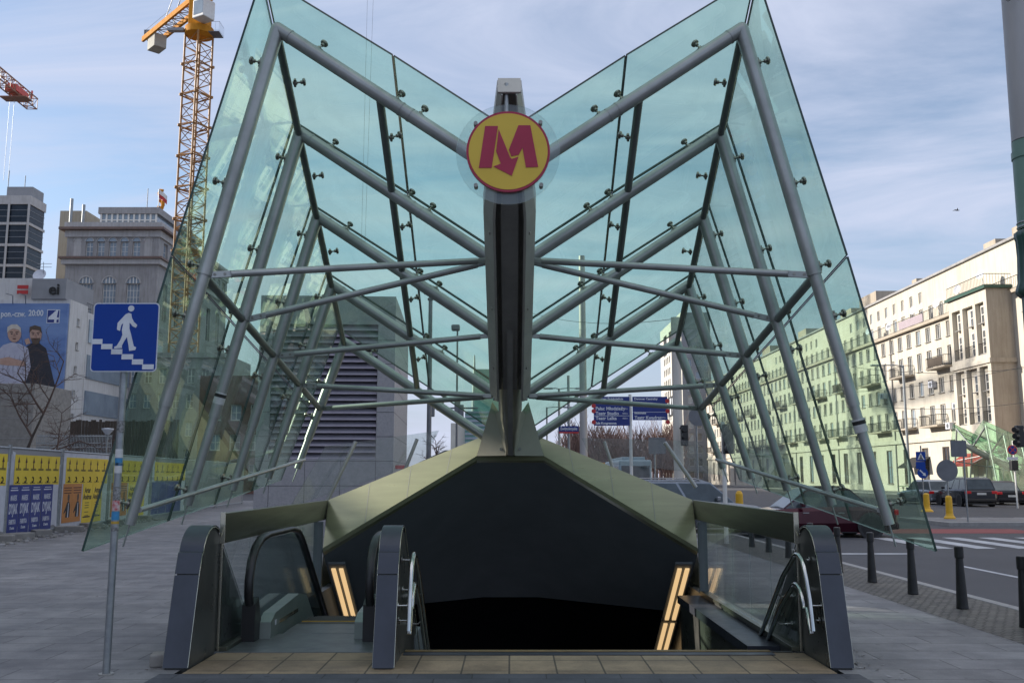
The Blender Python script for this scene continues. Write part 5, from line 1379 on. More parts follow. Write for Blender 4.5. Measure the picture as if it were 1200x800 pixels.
hr = [(2.5 + k * 3.6, 4.6 + k * 3.6, q(130, 300).z - Z, q(130, 281).z - Z) for k in range(11)] + [(3 + k * 6.4, 5.4 + k * 6.4, q(130, 372).z - Z, q(130, 328).z - Z) for k in range(6)] + \
     [(2.6 + k * 3.6, 4.2 + k * 3.6, q(0, py + 6).z - Z, q(0, py - 7).z - Z) for k in range(11) for py in (432, 462, 492, 520)]
facade(t, V3((xr, D, Z)), V3((0, 1, 0)), V3((1, 0, 0)), DP, zt4 - Z, hr, .5, 0, 0)
t.poly([(xl, D, Z), (xl, D + DP, Z), (xl, D + DP, zt4), (xl, D, zt4)]); t.poly([(xl, D, zt4), (xr, D, zt4), (xr, D + DP, zt4), (xl, D + DP, zt4)])
part('wall', t, 'greystone', pk)
def ring(mb, z0, z1, e, mi=0): mb.b2(xl - e, xr + e, D - e, D - .004, z0, z1, mi); mb.b2(xr + .004, xr + e, D - .003, D + DP, z0, z1, mi); mb.b2(xl - e, xl - .004, D - .003, D + DP, z0, z1, mi)
t = MB(); ring(t, q(0, 310).z, q(0, 304).z, .6); ring(t, q(0, 278).z, q(0, 270.5).z, .35); part('string_course', t, 'greylight', pk)
t = MB(); ring(t, q(0, 304).z + .01, q(0, 301.5).z, 1.0); ring(t, q(0, 270.3).z, q(0, 267.5).z, 1.2); part('cornice', t, 'copper', pk)
t = MB(); ring(t, q(0, 267.3).z, q(0, 261).z, .5); part('parapet', t, 'greylight', pk)
for px, w in arch_small: # arched tops as half discs with rims
    x = q(px, 300).x; zs = q(0, 283).z; r = 4.4 * pxm_
    filled = px in (90, 173)
    t = MB(); n_ = 14; arc = [(x + r * math.cos(math.pi * k / n_), zs + r * math.sin(math.pi * k / n_) * 1.05) for k in range(n_ + 1)]
    t.prism(arc, D - .03, D - .005, 'y', 0)
    if filled: t.b2(x - r, x + r, D - .02, D - .004, q(0, 300).z, zs, 0)
    arc2 = [(x + r * 1.22 * math.cos(math.pi * k / n_), zs + r * 1.25 * math.sin(math.pi * k / n_)) for k in range(n_ + 1)] + arc[::-1]
    t.prism(arc2, D - .16, D - .004, 'y', 1)
    part('arched_window' if not filled else 'blind_arch', t, ['greylight' if filled else 'wglass2', 'greylight'], pk)
    if not filled: put_window(window_mesh(2 * r, q(0, 283).z - q(0, 300).z, 2, 3, glass='wglass2'), V3((x - r, D + .42, q(0, 300).z)), (1, 0, 0), (0, -1, 0), pk)
for px in (101, 128.3, 156.3):
    x = q(px, 330).x; zs = q(0, 332).z; r = 7.7 * pxm_; n_ = 18
    t = MB(); arc = [(x + r * math.cos(math.pi * k / n_), zs + r * math.sin(math.pi * k / n_)) for k in range(n_ + 1)]
    t.prism(arc, D - .03, D - .005, 'y', 0)
    for k in (-1, 0, 1): t.b2(x + k * r * .5 - .08, x + k * r * .5 + .08, D - .06, D - .031, zs, zs + r * math.sqrt(1 - .25 * k * k) * .97, 1)
    arc2 = [(x + r * 1.18 * math.cos(math.pi * k / n_), zs + r * 1.18 * math.sin(math.pi * k / n_)) for k in range(n_ + 1)] + arc[::-1]
    t.prism(arc2, D - .2, D - .004, 'y', 2); part('arched_window', t, ['wglass2', 'wframe', 'greylight'], pk)
    put_window(window_mesh(2 * r, q(0, 332).z - q(0, 372).z, 4, 5, glass='wglass2'), V3((x - r, D + .42, q(0, 372).z)), (1, 0, 0), (0, -1, 0), pk)
windows(pk, V3((xl, D, Z)), V3((1, 0, 0)), V3((0, -1, 0)), lw, .5, 28, nx=2, nz=2)
windows(pk, V3((xr, D, Z)), V3((0, 1, 0)), V3((1, 0, 0)), hr, .5, 20, nx=2, nz=2, glass='wglass2')
# penthouse
x0, x1 = q(107, 250).x, q(173, 250).x; dd = D + 4; z0, z1, z2 = q(0, 265, dd).z, q(0, 250.5, dd).z, q(0, 243.5, dd).z
t = MB(); t.b2(x0, x1, dd + .3, dd + 24, z0, z1, 0); ph = part('penthouse', t, 'wglass2', pk)
t = MB(); t.b2(x0 - .5, x1 + .6, dd - .1, dd + 26, z1 + .01, z2 + .1, 0); part('penthouse_roof', t, 'greystone', pk)
for k in range(11):
    x = x0 + (x1 - x0) * k / 10; t = MB(); t.b2(x - .16, x + .16, dd + .1, dd + .29, z0, z1); part('mullion', t, 'wframe', ph)
t = MB(); t.b2(x0, x1, dd + .12, dd + .28, (z0 + z1) / 2 - .1, (z0 + z1) / 2 + .1); part('transom', t, 'wframe', ph)
t = MB(); t.b2(q(67, 300, 178).x, q(98, 300, 178).x, 178, 200, Z, q(0, 247, 178).z, 0); part('rear_wing', t, 'beige', pk)
for px, py in ((84.5, 233), (98.5, 240)): p = q(px, py, 176); t = MB(); t.tube((p.x, 176, q(0, 262).z), (p.x, 176, p.z), .3, n=8); part('chimney_pipe', t, 'galv', pk)
p = q(173.5, 221, 176); t = MB(); t.tube((p.x, 176, z2), p, .09, n=6); part('antenna', t, 'galv', pk)
# gilded ornament and flag
p = q(188.5, 236, 178); s = 1 / (F / 178)
t = MB(); t.path([p + V3((a_ * s, 0, b_ * s)) for a_, b_ in ((2, 13), (-1, 14), (-2.5, 10), (-1, 6), (2, 3), (3, -2), (2, -8), (-1, -13), (-3, -11), (-2, -6))], .34, 8); t.path([p + V3((a_ * s, .3, b_ * s)) for a_, b_ in ((-3, 2), (0, 0), (3, -5))], .3, 6)
t.tube(p + V3((0, 0, -13 * s)), p + V3((0, 0, -22 * s)), .12, n=6, mi=1); part('gilded_ornament', t, ['ygold', 'galv'], pk)
fl = thing('flag', 'small white and red flag flying on the roof of the grey stone building', 'flag', q(186.5, 250, 176))
a = q(186.5, 222, 176); t = MB(); t.tube(q(185.5, 252, 176), a, .10, n=6); part('pole', t, 'galv', fl)
for k, (m_, off) in enumerate((('white', 0), ('red', -.85))):
    t = MB(); pts = []
    for j in range(9):
        pts.append(V3((a.x + .1 + j * .19, a.y + .12 * math.sin(j * 1.1), a.z + off - j * .16 - .05 * math.sin(j))))
    t.loft([[p_, p_ + V3((0, .02, 0)), p_ + V3((0, .02, -.85)), p_ + V3((0, 0, -.85))] for p_ in pts]); part('stripe', t, m_, fl)

# ================================================================== billboard building and its neighbours
bbd = thing('billboard_building', 'white office block carrying a giant blue television billboard at the left', 'building', at(60, 560, 110))
D = 110.0
xr = at(78.5, 420, D).x; zt5 = at(60, 351, D).z; xl = at(-60, 420, D).x
t = MB(); hs = [(1.9, 2.6, at(0, py + 5, D).z - Z, at(0, py - 4, D).z - Z) for py in (374, 402, 430, 459, 487)]
t.poly([(xl, D, Z), (xr, D, Z), (xr, D, zt5), (xl, D, zt5)], 0)
facade(t, V3((xr, D, Z)), V3((0, 1, 0)), V3((1, 0, 0)), 4.6, zt5 - Z, hs, .25, 0, 0)
t.poly([(xl, D, zt5), (xr, D, zt5), (xr, D + 4.6, zt5), (xl, D + 4.6, zt5)]); part('wall', t, 'whitewall', bbd)
windows(bbd, V3((xr, D, Z)), V3((0, 1, 0)), V3((1, 0, 0)), hs, .25, 10, nx=1, nz=1)
z0, z1 = zt5 + .02, at(0, 327, D).z
t = MB(); t.b2(xl, at(37.5, 340, D).x, D + .4, D + 4, z0, z1 + .2); part('roof_wall', t, 'whitewall', bbd)
a, b = at(38, 348, D).x, at(79.5, 330, D).x
t = MB(); t.b2(a, b, D - .3, D + 7, z0, z1, 0); rb = part('roof_box', t, 'greycl', bbd)
for py in (337, 343): t = MB(); zc = at(0, py, D).z; t.b2(at(48, 0, D).x, at(60, 0, D).x, D - .42, D - .31, zc - .22, zc + .22); part('red_bar', t, 'red', rb)
p = at(65.5, 340, D); t = MB(); t.text('ei', Matrix.Translation((p.x, D - .42, p.z)) @ Matrix.Rotation(math.pi / 2, 4, 'X'), 1.9, .06, bold=.03); part('logo_lettering', t, 'ink', rb)
p = at(47, 323, D + 2); t = MB(); t.lathe([(0, 0), (.5, .06), (.8, .2), (.5, .1), (0, .05)], (p.x, p.y, p.z), 16, 0, Matrix.Rotation(1.2, 3, 'X')); t.tube(p, p - Z3 * 1.2, .06, n=6); part('satellite_dish', t, 'paper', rb)
p = at(51, 325, D + 2); t = MB(); t.tube(p, at(51, 307, D + 2), .04, n=5)
for py in (309, 313): z = at(0, py, D + 2).z; t.tube((p.x - .9, D + 2, z), (p.x + .9, D + 2, z), .03, n=4)
part('aerial', t, 'galv', rb)
# billboard
zb0, zb1 = at(0, 500, D - .4).z, at(0, 355.5, D - .4).z; bx0, bx1 = xl + 2, at(77, 400, D - .4).x
t = MB(); t.b2(bx0, bx1, D - .4, D - .05, zb0, zb1); bl = part('billboard', t, 'bbblue', bbd)
B = lambda px, py: (at(px, py, D - .45).x, at(px, py, D - .45).z)
def flat(pts, m_, off, nm, parent):
    t = MB(); t.prism([B(*p_) for p_ in pts], D - .42 - off, D - .405 - off, 'y'); part(nm, t, m_, parent)
ell = lambda cx, cy, rx, ry: [(cx + rx * math.cos(k * .314), cy + ry * math.sin(k * .314)) for k in range(20)]
flat([(26, 418), (28, 408), (37, 402), (46, 402), (54, 408), (58, 425), (62, 442), (66, 458), (64, 480), (62, 500), (28, 500)], 'jacket', .02, 'printed_jacket', bl)
flat([(-6, 448), (-4, 412), (4, 404), (14, 401), (24, 403), (33, 408), (36, 430), (30, 447), (26, 456), (-6, 456)], 'shirt', .04, 'printed_shirt', bl)
flat(ell(17, 391, 8, 10), 'skin', .06, 'printed_face', bl); flat([(8.5, 390), (9, 383), (14, 380), (20, 380), (24.5, 384), (25, 390), (22, 386), (15, 385), (11, 387)], 'blond', .08, 'printed_hair', bl)
flat(ell(42, 392, 7, 10), 'skin', .06, 'printed_face', bl); flat([(34.5, 390), (35, 383), (41, 381), (48, 383), (49.5, 391), (46, 387), (38, 386)], 'hair', .08, 'printed_hair', bl)
flat([(36.5, 396), (47.5, 396), (46, 402), (42, 404), (38, 402)], 'hair', .08, 'printed_beard', bl)
flat([(29, 398), (34, 396), (36, 402), (31, 404)], 'skin', .08, 'printed_hand', bl); flat([(0, 420), (10, 418), (30, 424), (30, 429), (8, 428), (0, 427)], 'skin', .06, 'printed_arm', bl)
for cx_, yy_ in ((17, 391), (42, 391.5)):
    for s_ in (-1, 1):
        flat([(cx_ + s_ * 1.4, yy_ - 2.2), (cx_ + s_ * 5, yy_ - 2.6), (cx_ + s_ * 5, yy_ - 1.7), (cx_ + s_ * 1.4, yy_ - 1.2)], 'hair', .09, 'printed_brow', bl)
        flat(ell(cx_ + s_ * 3, yy_ + .2, 1.0, .6), 'jacket', .09, 'printed_eye', bl)
    flat([(cx_ - .6, yy_), (cx_ + .9, yy_), (cx_ + 1.5, yy_ + 3.4), (cx_ - 1.2, yy_ + 3.4)], mat('printed_skin_dark', (.36, .21, .16)), .09, 'printed_nose', bl)
    flat([(cx_ - 2.2, yy_ + 5.3), (cx_ + 2.4, yy_ + 5.3), (cx_ + 1.4, yy_ + 6.4), (cx_ - 1.4, yy_ + 6.4)], 'inkbrown', .10, 'printed_mouth', bl)
for k_ in range(5): flat([(2 + k_ * 6, 433 + k_ % 2 * 4), (5 + k_ * 6, 416), (6 + k_ * 6, 416), (3.4 + k_ * 6, 440)], mat('printed_fold', (.36, .36, .44)), .05, 'printed_fold', bl)
flat([(0, 0 + 470), (60, 462), (77, 470), (77, 500), (-6, 500), (-6, 470)], mat('printed_ground', (.07, .06, .06), (.13, .11, .10), .5), .012, 'printed_foreground', bl)
t = MB()
def btext(s, px, py, size, width):
    x, z = B(px, py); t.text(s, Matrix.Translation((x, D - .43, z)) @ Matrix.Rotation(math.pi / 2, 4, 'X'), size, .008, width=width, bold=.02)
btext('pon.-czw.', 15.5, 368, 1.0, 2.9); btext('20:00', 42, 367, 1.0, 1.75); part('lettering', t, 'signwhite', bl)
x, z = B(62.3, 370.5); s = .0925
t = MB(); t.b2(x - 8.2 * s, x + 8.2 * s, D - .425, D - .406, z - 8.8 * s, z + 8.8 * s, 0)
part('logo_frame', t, 'signwhite', bl); t = MB(); t.b2(x - 7.4 * s, x + 7.4 * s, D - .435, D - .426, z - 8.0 * s, z + 8.0 * s, 0); part('logo_field', t, 'navy', bl)
t = MB(); four = [(3.6, 8.0), (-6, -1.4), (-6, -4.2), (1.6, -4.2), (1.6, -8), (4.6, -8), (4.6, -4.2), (7.2, -4.2), (7.2, -1.6), (4.6, -1.6), (6.0, 8.0)]
t.prism([(x + a_ * s, z + b_ * s) for a_, b_ in four], D - .445, D - .436, 'y'); part('logo_numeral', t, 'signwhite', bl)
for px in (15, 30):
    p = at(px, 346, D - 2); t = MB(); t.path([at(px, 356, D - .3), p, at(px - 8, 344, D - 3)], .05, 5); part('billboard_lamp', t, 'galv', bbd)
# striped glass office continuing behind it
og = thing('striped_office_block', 'blue grey office block with white floor bands right of the billboard building', 'building', at(110, 560, 120))
y0, y1 = 114.7, 140.0; zo = at(100, 366, 114.7).z
t = MB(); t.b2(xr - 14, xr - .01, y0, y1, Z, zo); part('wall', t, 'whitewall', og)
nfl = 5; fh = (zo + .4) / nfl
for k in range(nfl):
    t = MB(); t.b2(xr, xr + .12, y0 + .4, y1 - .4, .3 + k * fh, .3 + k * fh + fh * .66); part('window_band', t, 'wglass2', og)
t = MB(); rail_mesh(t, (xr - .2, y0, zo), (xr - .2, y1, zo), 1.2, 0, .5); part('roof_railing', t, 'ink', og)
# stone wing with windows behind, plus old house row seen through the glass
rw = thing('old_house_row', 'row of old grey brown houses seen behind the sign post and the left glass wing', 'building', at(170, 560, 128))
y = 128.0; a, b = at(122, 500, y).x, at(262, 500, y).x; zh = at(0, 415, y).z
hs = [(1.2 + k * 1.95, 2.2 + k * 1.95, z_ - Z, z_ + 2.0 - Z) for k in range(7) for z_ in (3.2, 7.0, 10.8, 14.2)]
t = MB(); facade(t, V3((a, y, Z)), V3((1, 0, 0)), V3((0, -1, 0)), b - a, zh - Z, hs, .3); t.b2(a, b, y + .35, y + 12, Z, zh); t.b2(a - .3, b + .3, y - .4, y - .004, zh - .5, zh + .2); part('wall', t, 'greystone', rw)
windows(rw, V3((a, y, Z)), V3((1, 0, 0)), V3((0, -1, 0)), hs, .3, 40, nx=2, nz=2, glass='wglass2')
rb2 = thing('brick_block', 'reddish brown block with window rows seen through the left glass wing', 'building', at(300, 560, 95))
y = 95.0; a, b = at(232, 500, y).x, at(352, 500, y).x; zh = at(0, 440, y).z
hs = [(1.2 + k * 2.0, 2.3 + k * 2.0, z_ - Z, z_ + 1.6 - Z) for k in range(4) for z_ in (1.2, 4.2, 7.2)]
t = MB(); facade(t, V3((a, y, Z)), V3((1, 0, 0)), V3((0, -1, 0)), b - a, zh - Z, hs, .3); t.b2(a, b, y + .35, y + 12, Z, zh); part('wall', t, mat('brick_red', (.17, .09, .07), (.12, .065, .05), 2, .9), rb2)
windows(rb2, V3((a, y, Z)), V3((1, 0, 0)), V3((0, -1, 0)), hs, .3, 40, nx=2, nz=2)
# low concrete wall block under the billboard
cw = thing('concrete_kiosk', 'plain pale concrete block in front of the billboard at the left edge', 'building', at(18, 560, 70))
a, b = at(-40, 500, 70).x, at(37.5, 500, 70).x; t = MB(); t.b2(a, b, 70, 76, Z, at(0, 449, 70).z, 0, .05); part('wall', t, 'concrete', cw)
t = MB()
for k in range(1, 6): z = Z + k * 1.5; t.b2(a, b + .01, 69.985, 69.995, z, z + .05)
part('joint', t, 'greystone', cw)
# black glass tower
bt = thing('black_glass_tower', 'dark glass tower with pale floor bands at the upper left edge', 'building', at(20, 560, 200))
D = 200.0; xa, xb = at(-60, 300, D).x, at(30.5, 300, D).x; zt6 = at(0, 238, D).z
t = MB(); t.b2(xa, xb, D, D + 6.5, Z, zt6, 0); part('curtain_wall', t, 'blackglass', bt)
zf = [at(0, py, D).z for py in (238, 262, 287, 311, 335, 359)] + [at(0, 359, D).z - 4.6 * k for k in range(1, 9)]
for k, z in enumerate(zf):
    t = MB(); t.b2(xa - .1, xb + .25, D - .3, D + 6.7, z - .32, z + .25 + (1.4 if k == 0 else 0)); part('floor_band', t, 'greylight', bt)
    if k < 6:
        for j in range(2):
            t = MB(); zz_ = z - 1.6 - j * 1.4; t.b2(xa, xb + .08, D - .1, D + 6.58, zz_ - .07, zz_ + .07); part('transom', t, 'gback', bt)
for px in (7, 30.5):
    x = at(px, 300, D).x; t = MB(); t.b2(x - .2, x + .26, D - .42, D - .31, Z, zt6); part('mullion', t, 'greylight', bt)
t = MB(); a = at(8, 225, D + 1.5).x; t.b2(a, xb - .4, D + 1.5, D + 6.4, zt6 + 1.6, at(0, 216.5, D).z); part('plant_screen', t, 'greycl', bt)
for px, py in ((11, 200), (30, 206)): p = at(px, py, D + 6); t = MB(); t.tube((p.x, D + 6, zt6), p, .1, n=5); part('antenna', t, 'galv', bt)

# ================================================================== cranes
def lattice(mb, p0, p1, w, h, n, r, upv=Z3, mi=0, r2=None):
    p0, p1 = V3(p0), V3(p1); d = (p1 - p0).normalized(); a = upv.cross(d).normalized(); b_ = d.cross(a); r2 = r2 or r * .55
    cs = [a * sx * w / 2 + b_ * sy * h / 2 for sx, sy in ((-1, -1), (1, -1), (1, 1), (-1, 1))]
    for c in cs: mb.tube(p0 + c, p1 + c, r, n=5, mi=mi)
    for k in range(n):
        q0, q1 = p0.lerp(p1, k / n), p0.lerp(p1, (k + 1) / n)
        for j in range(4):
            c0_, c1_ = cs[j], cs[(j + 1) % 4]
            mb.tube(q0 + c0_, q0 + c1_, r2, n=4, mi=mi)
            mb.tube(q0 + (c0_ if k % 2 else c1_), q1 + (c1_ if k % 2 else c0_), r2, n=4, mi=mi)
D = 140.0; mx = at(225.5, 200, D).x; zcab = at(0, 42, D).z; ztop = at(0, 2, D).z
cr = thing('tower_crane', 'ochre yellow tower crane with lattice mast, white cab and counterweight at the upper left', 'crane', (mx, D, Z))
t = MB(); lattice(t, (mx, D, Z), (mx, D, zcab), 2.95, 2.95, 36, .17, V3((.5, .86, 0)), r2=.08); ms_ = part('mast', t, 'rusty', cr)
for k in range(7): z = zcab - .2 - (k + 1) * 4.98; t = MB(); lattice(t, (mx, D, z), (mx, D, z + .35), 3.35, 3.35, 1, .19, V3((.5, .86, 0))); part('mast_collar', t, 'rusty', ms_)
t = MB(); t.lathe([(1.3, zcab - .4), (2.2, zcab), (2.2, zcab + 1.1), (1.5, zcab + 1.2)], (mx, D, 0), 24); part('slewing_ring', t, 'ygold', cr)
t = MB(); t.b2(mx - 1.4, mx + 1.4, D - 1.4, D + 1.4, zcab + 1.2, ztop + 3, 0, .1); part('tower_head', t, 'ygold', cr)
t = MB(); p = at(239, 13, D - 2.8); t.box(p + V3((0, 0, .05)), (2.4, 2.3, 3.0), 0, .12, Matrix.Rotation(-.5, 3, 'Z')); cab = part('cab', t, 'white', cr)
t = MB(); R3 = Matrix.Rotation(-.5, 3, 'Z'); t.box(p + R3 @ V3((0, -1.155, .15)), (2.0, .05, 2.3), 0, .02, R3); t.box(p + R3 @ V3((-1.205, -.2, .4)), (.05, 1.2, 1.6), 0, .02, R3); part('cab_window', t, 'wglass2', cab)
t = MB(); rail_mesh(t, (mx + 2.4, D - 1.5, zcab + .1), (mx + 3.6, D - 1.5, zcab + .1), 1.5, 0, .5); rail_mesh(t, (mx + 3.6, D - 1.5, zcab + .1), (mx + 3.6, D + .8, zcab + .1), 1.5, 0, .5); t.b2(mx + 1.9, mx + 3.6, D - 1.5, D + .8, zcab - .05, zcab + .05); part('service_platform', t, 'gback', cr)
t = MB(); t.b2(mx - 4.6, mx - 2.1, D - 1.3, D - .4, zcab + .3, zcab + .75); part('side_box', t, 'greycl', cr)
# counter jib: horizontal, running away to the lower left
zj = at(236, 0, D).z
dt = min((k * .5 for k in range(150, 600)), key=lambda d_: abs(at(175, 49, d_).z - zj))
tip = at(175, 49, dt); tip.z = zj; root = V3((mx, D, zj)); jd = (tip - root).normalized(); ja = V3((-jd.y, jd.x, 0))
ln = (tip - root).length
t = MB()
for s in (-1.15, 1.15):
    a, b = root + ja * s + jd * 1.2, tip + ja * s
    t.loft([[q_ + V3((0, 0, z)) + ja * w for w, z in ((-.2, -.45), (.2, -.45), (.2, .45), (-.2, .45))] for q_ in (a, b)])
part('counter_jib', t, 'ygold', cr)
t = MB()
for k in range(12):
    a, b = root.lerp(tip, .12 + k * .068), root.lerp(tip, .12 + (k + 1) * .068); s = 1 if k % 2 else -1
    t.tube(a + ja * .9 * s, b - ja * .9 * s, .08, n=4); t.tube(a + ja * .9, a - ja * .9, .08, n=4)
part('jib_bracing', t, 'greycl', cr)
cwp = root.lerp(tip, .83); R3 = Matrix.Rotation(math.atan2(jd.y, jd.x), 3, 'Z')
t = MB(); t.box(cwp - Z3 * 1.5, (ln * .15, 2.1, 2.3), 0, .08, R3); part('counterweight', t, 'cweight', cr)
t = MB()
for s in (-1, 1): rail_mesh(t, root.lerp(tip, .45) + ja * s * 1.0 + Z3 * .4, tip + ja * s * 1.0 + Z3 * .4, 1.1, 0, 1.2)
t.b2(tip.x - .6, tip.x + .9, tip.y - 1, tip.y + 1, zj + .4, zj + 1.7); part('jib_railing', t, 'gback', cr)
t = MB(); top = V3((mx, D, zj + 16)); t.tube(root.lerp(tip, .62) + ja * .8, top, .07, n=5); t.tube(root.lerp(tip, .62) - ja * .8, top, .07, n=5); t.tube(root.lerp(tip, .40) + ja * .8, top - Z3 * 4, .05, n=5); part('stay_rope', t, 'gback', cr)
# main jib leaves the frame; its hoist ropes hang down behind the glass
hx_ = None
s = next(k * .25 for k in range(40, 400) if (lambda q_: q_.y < 6 or 600 + q_.x / q_.y * 1075 >= 429)(root - jd * k * .25))
hp0 = root - jd * s
t = MB(); lattice(t, root - jd * 1.0, root - jd * (s + 3), 1.4, 1.6, int(s / 1.6), .10, Z3); part('main_jib', t, 'ygold', cr)
t = MB()
pa, pb = at(427.5, 292, hp0.y), at(438, -20, hp0.y); pc, pd = at(423.5, 285, hp0.y), at(431, -20, hp0.y)
t.path([pd + (pd - pc) * .05, pc], .014, 5); t.path([pb + (pb - pa) * .05, pa], .014, 5); part('hoist_rope', t, 'ink', cr)
# red crane jib tip at the left edge
D = 140.0; rc = thing('red_crane', 'tip of a red lattice crane jib with trolley and hanging ropes at the left edge', 'crane', (at(-130, 560, D).x, D, Z))
t = MB(); pt = at(38, 122, D); z_ = pt.z
dr = min((k * .5 for k in range(120, 280)), key=lambda d_: abs(at(-40, 58, d_).z - z_)); pr2 = at(-40, 58, dr); pr2.z = z_
lattice(t, pt, pt.lerp(pr2, 1.6), 1.5, 1.7, 22, .11, Z3, r2=.06); part('jib', t, 'craneredrust', rc)
jv = (pr2 - pt).normalized(); pm2 = pt.lerp(pr2, .26)
t = MB(); t.box(pm2 - Z3 * .1, ((pr2 - pt).length * .2, 1.7, 1.0), 0, .05, Matrix.Rotation(math.atan2(jv.y, jv.x), 3, 'Z')); part('trolley', t, 'cranered', rc)
t = MB(); p = pt.lerp(pr2, .02); t.b2(p.x - .1, p.x + .1, p.y - .1, p.y + .1, z_ + .8, z_ + 2.0); t.box(pm2 - Z3 * 1.2, (4, 2, .15), 1); part('beacon', t, ['cranered', 'craneredrust'], rc)
t = MB()
for dx in (-.35, .35): t.tube(pm2 + V3((dx - .6, 0, -1)), pm2 + V3((dx - .6, 0, -14)), .03, n=4)
part('hoist_rope', t, 'galv', rc)
t = MB(); far = pt.lerp(pr2, 1.6); lattice(t, (far.x, far.y, Z), (far.x, far.y, z_), 1.8, 1.8, 24, .12, V3((.5, .86, 0))); part('mast', t, 'craneredrust', rc)
# bird
p = at(1121.5, 246.5, 60); bd_ = MB(); bd_.lathe([(0, -.16), (.035, -.08), (.04, 0), (.03, .1), (0, .2)], p, 8, 0, Matrix.Rotation(math.pi / 2, 3, 'Y'))
for s in (-1, 1): bd_.poly([p + V3((-.05, 0, 0)), p + V3((.06, 0, 0)), p + V3((-.02, s * .18, .12)), p + V3((-.14, s * .38, .05))])
single('bird', bd_, 'ink', 'tiny dark bird flying above the cream apartment block', 'bird', loc=p)
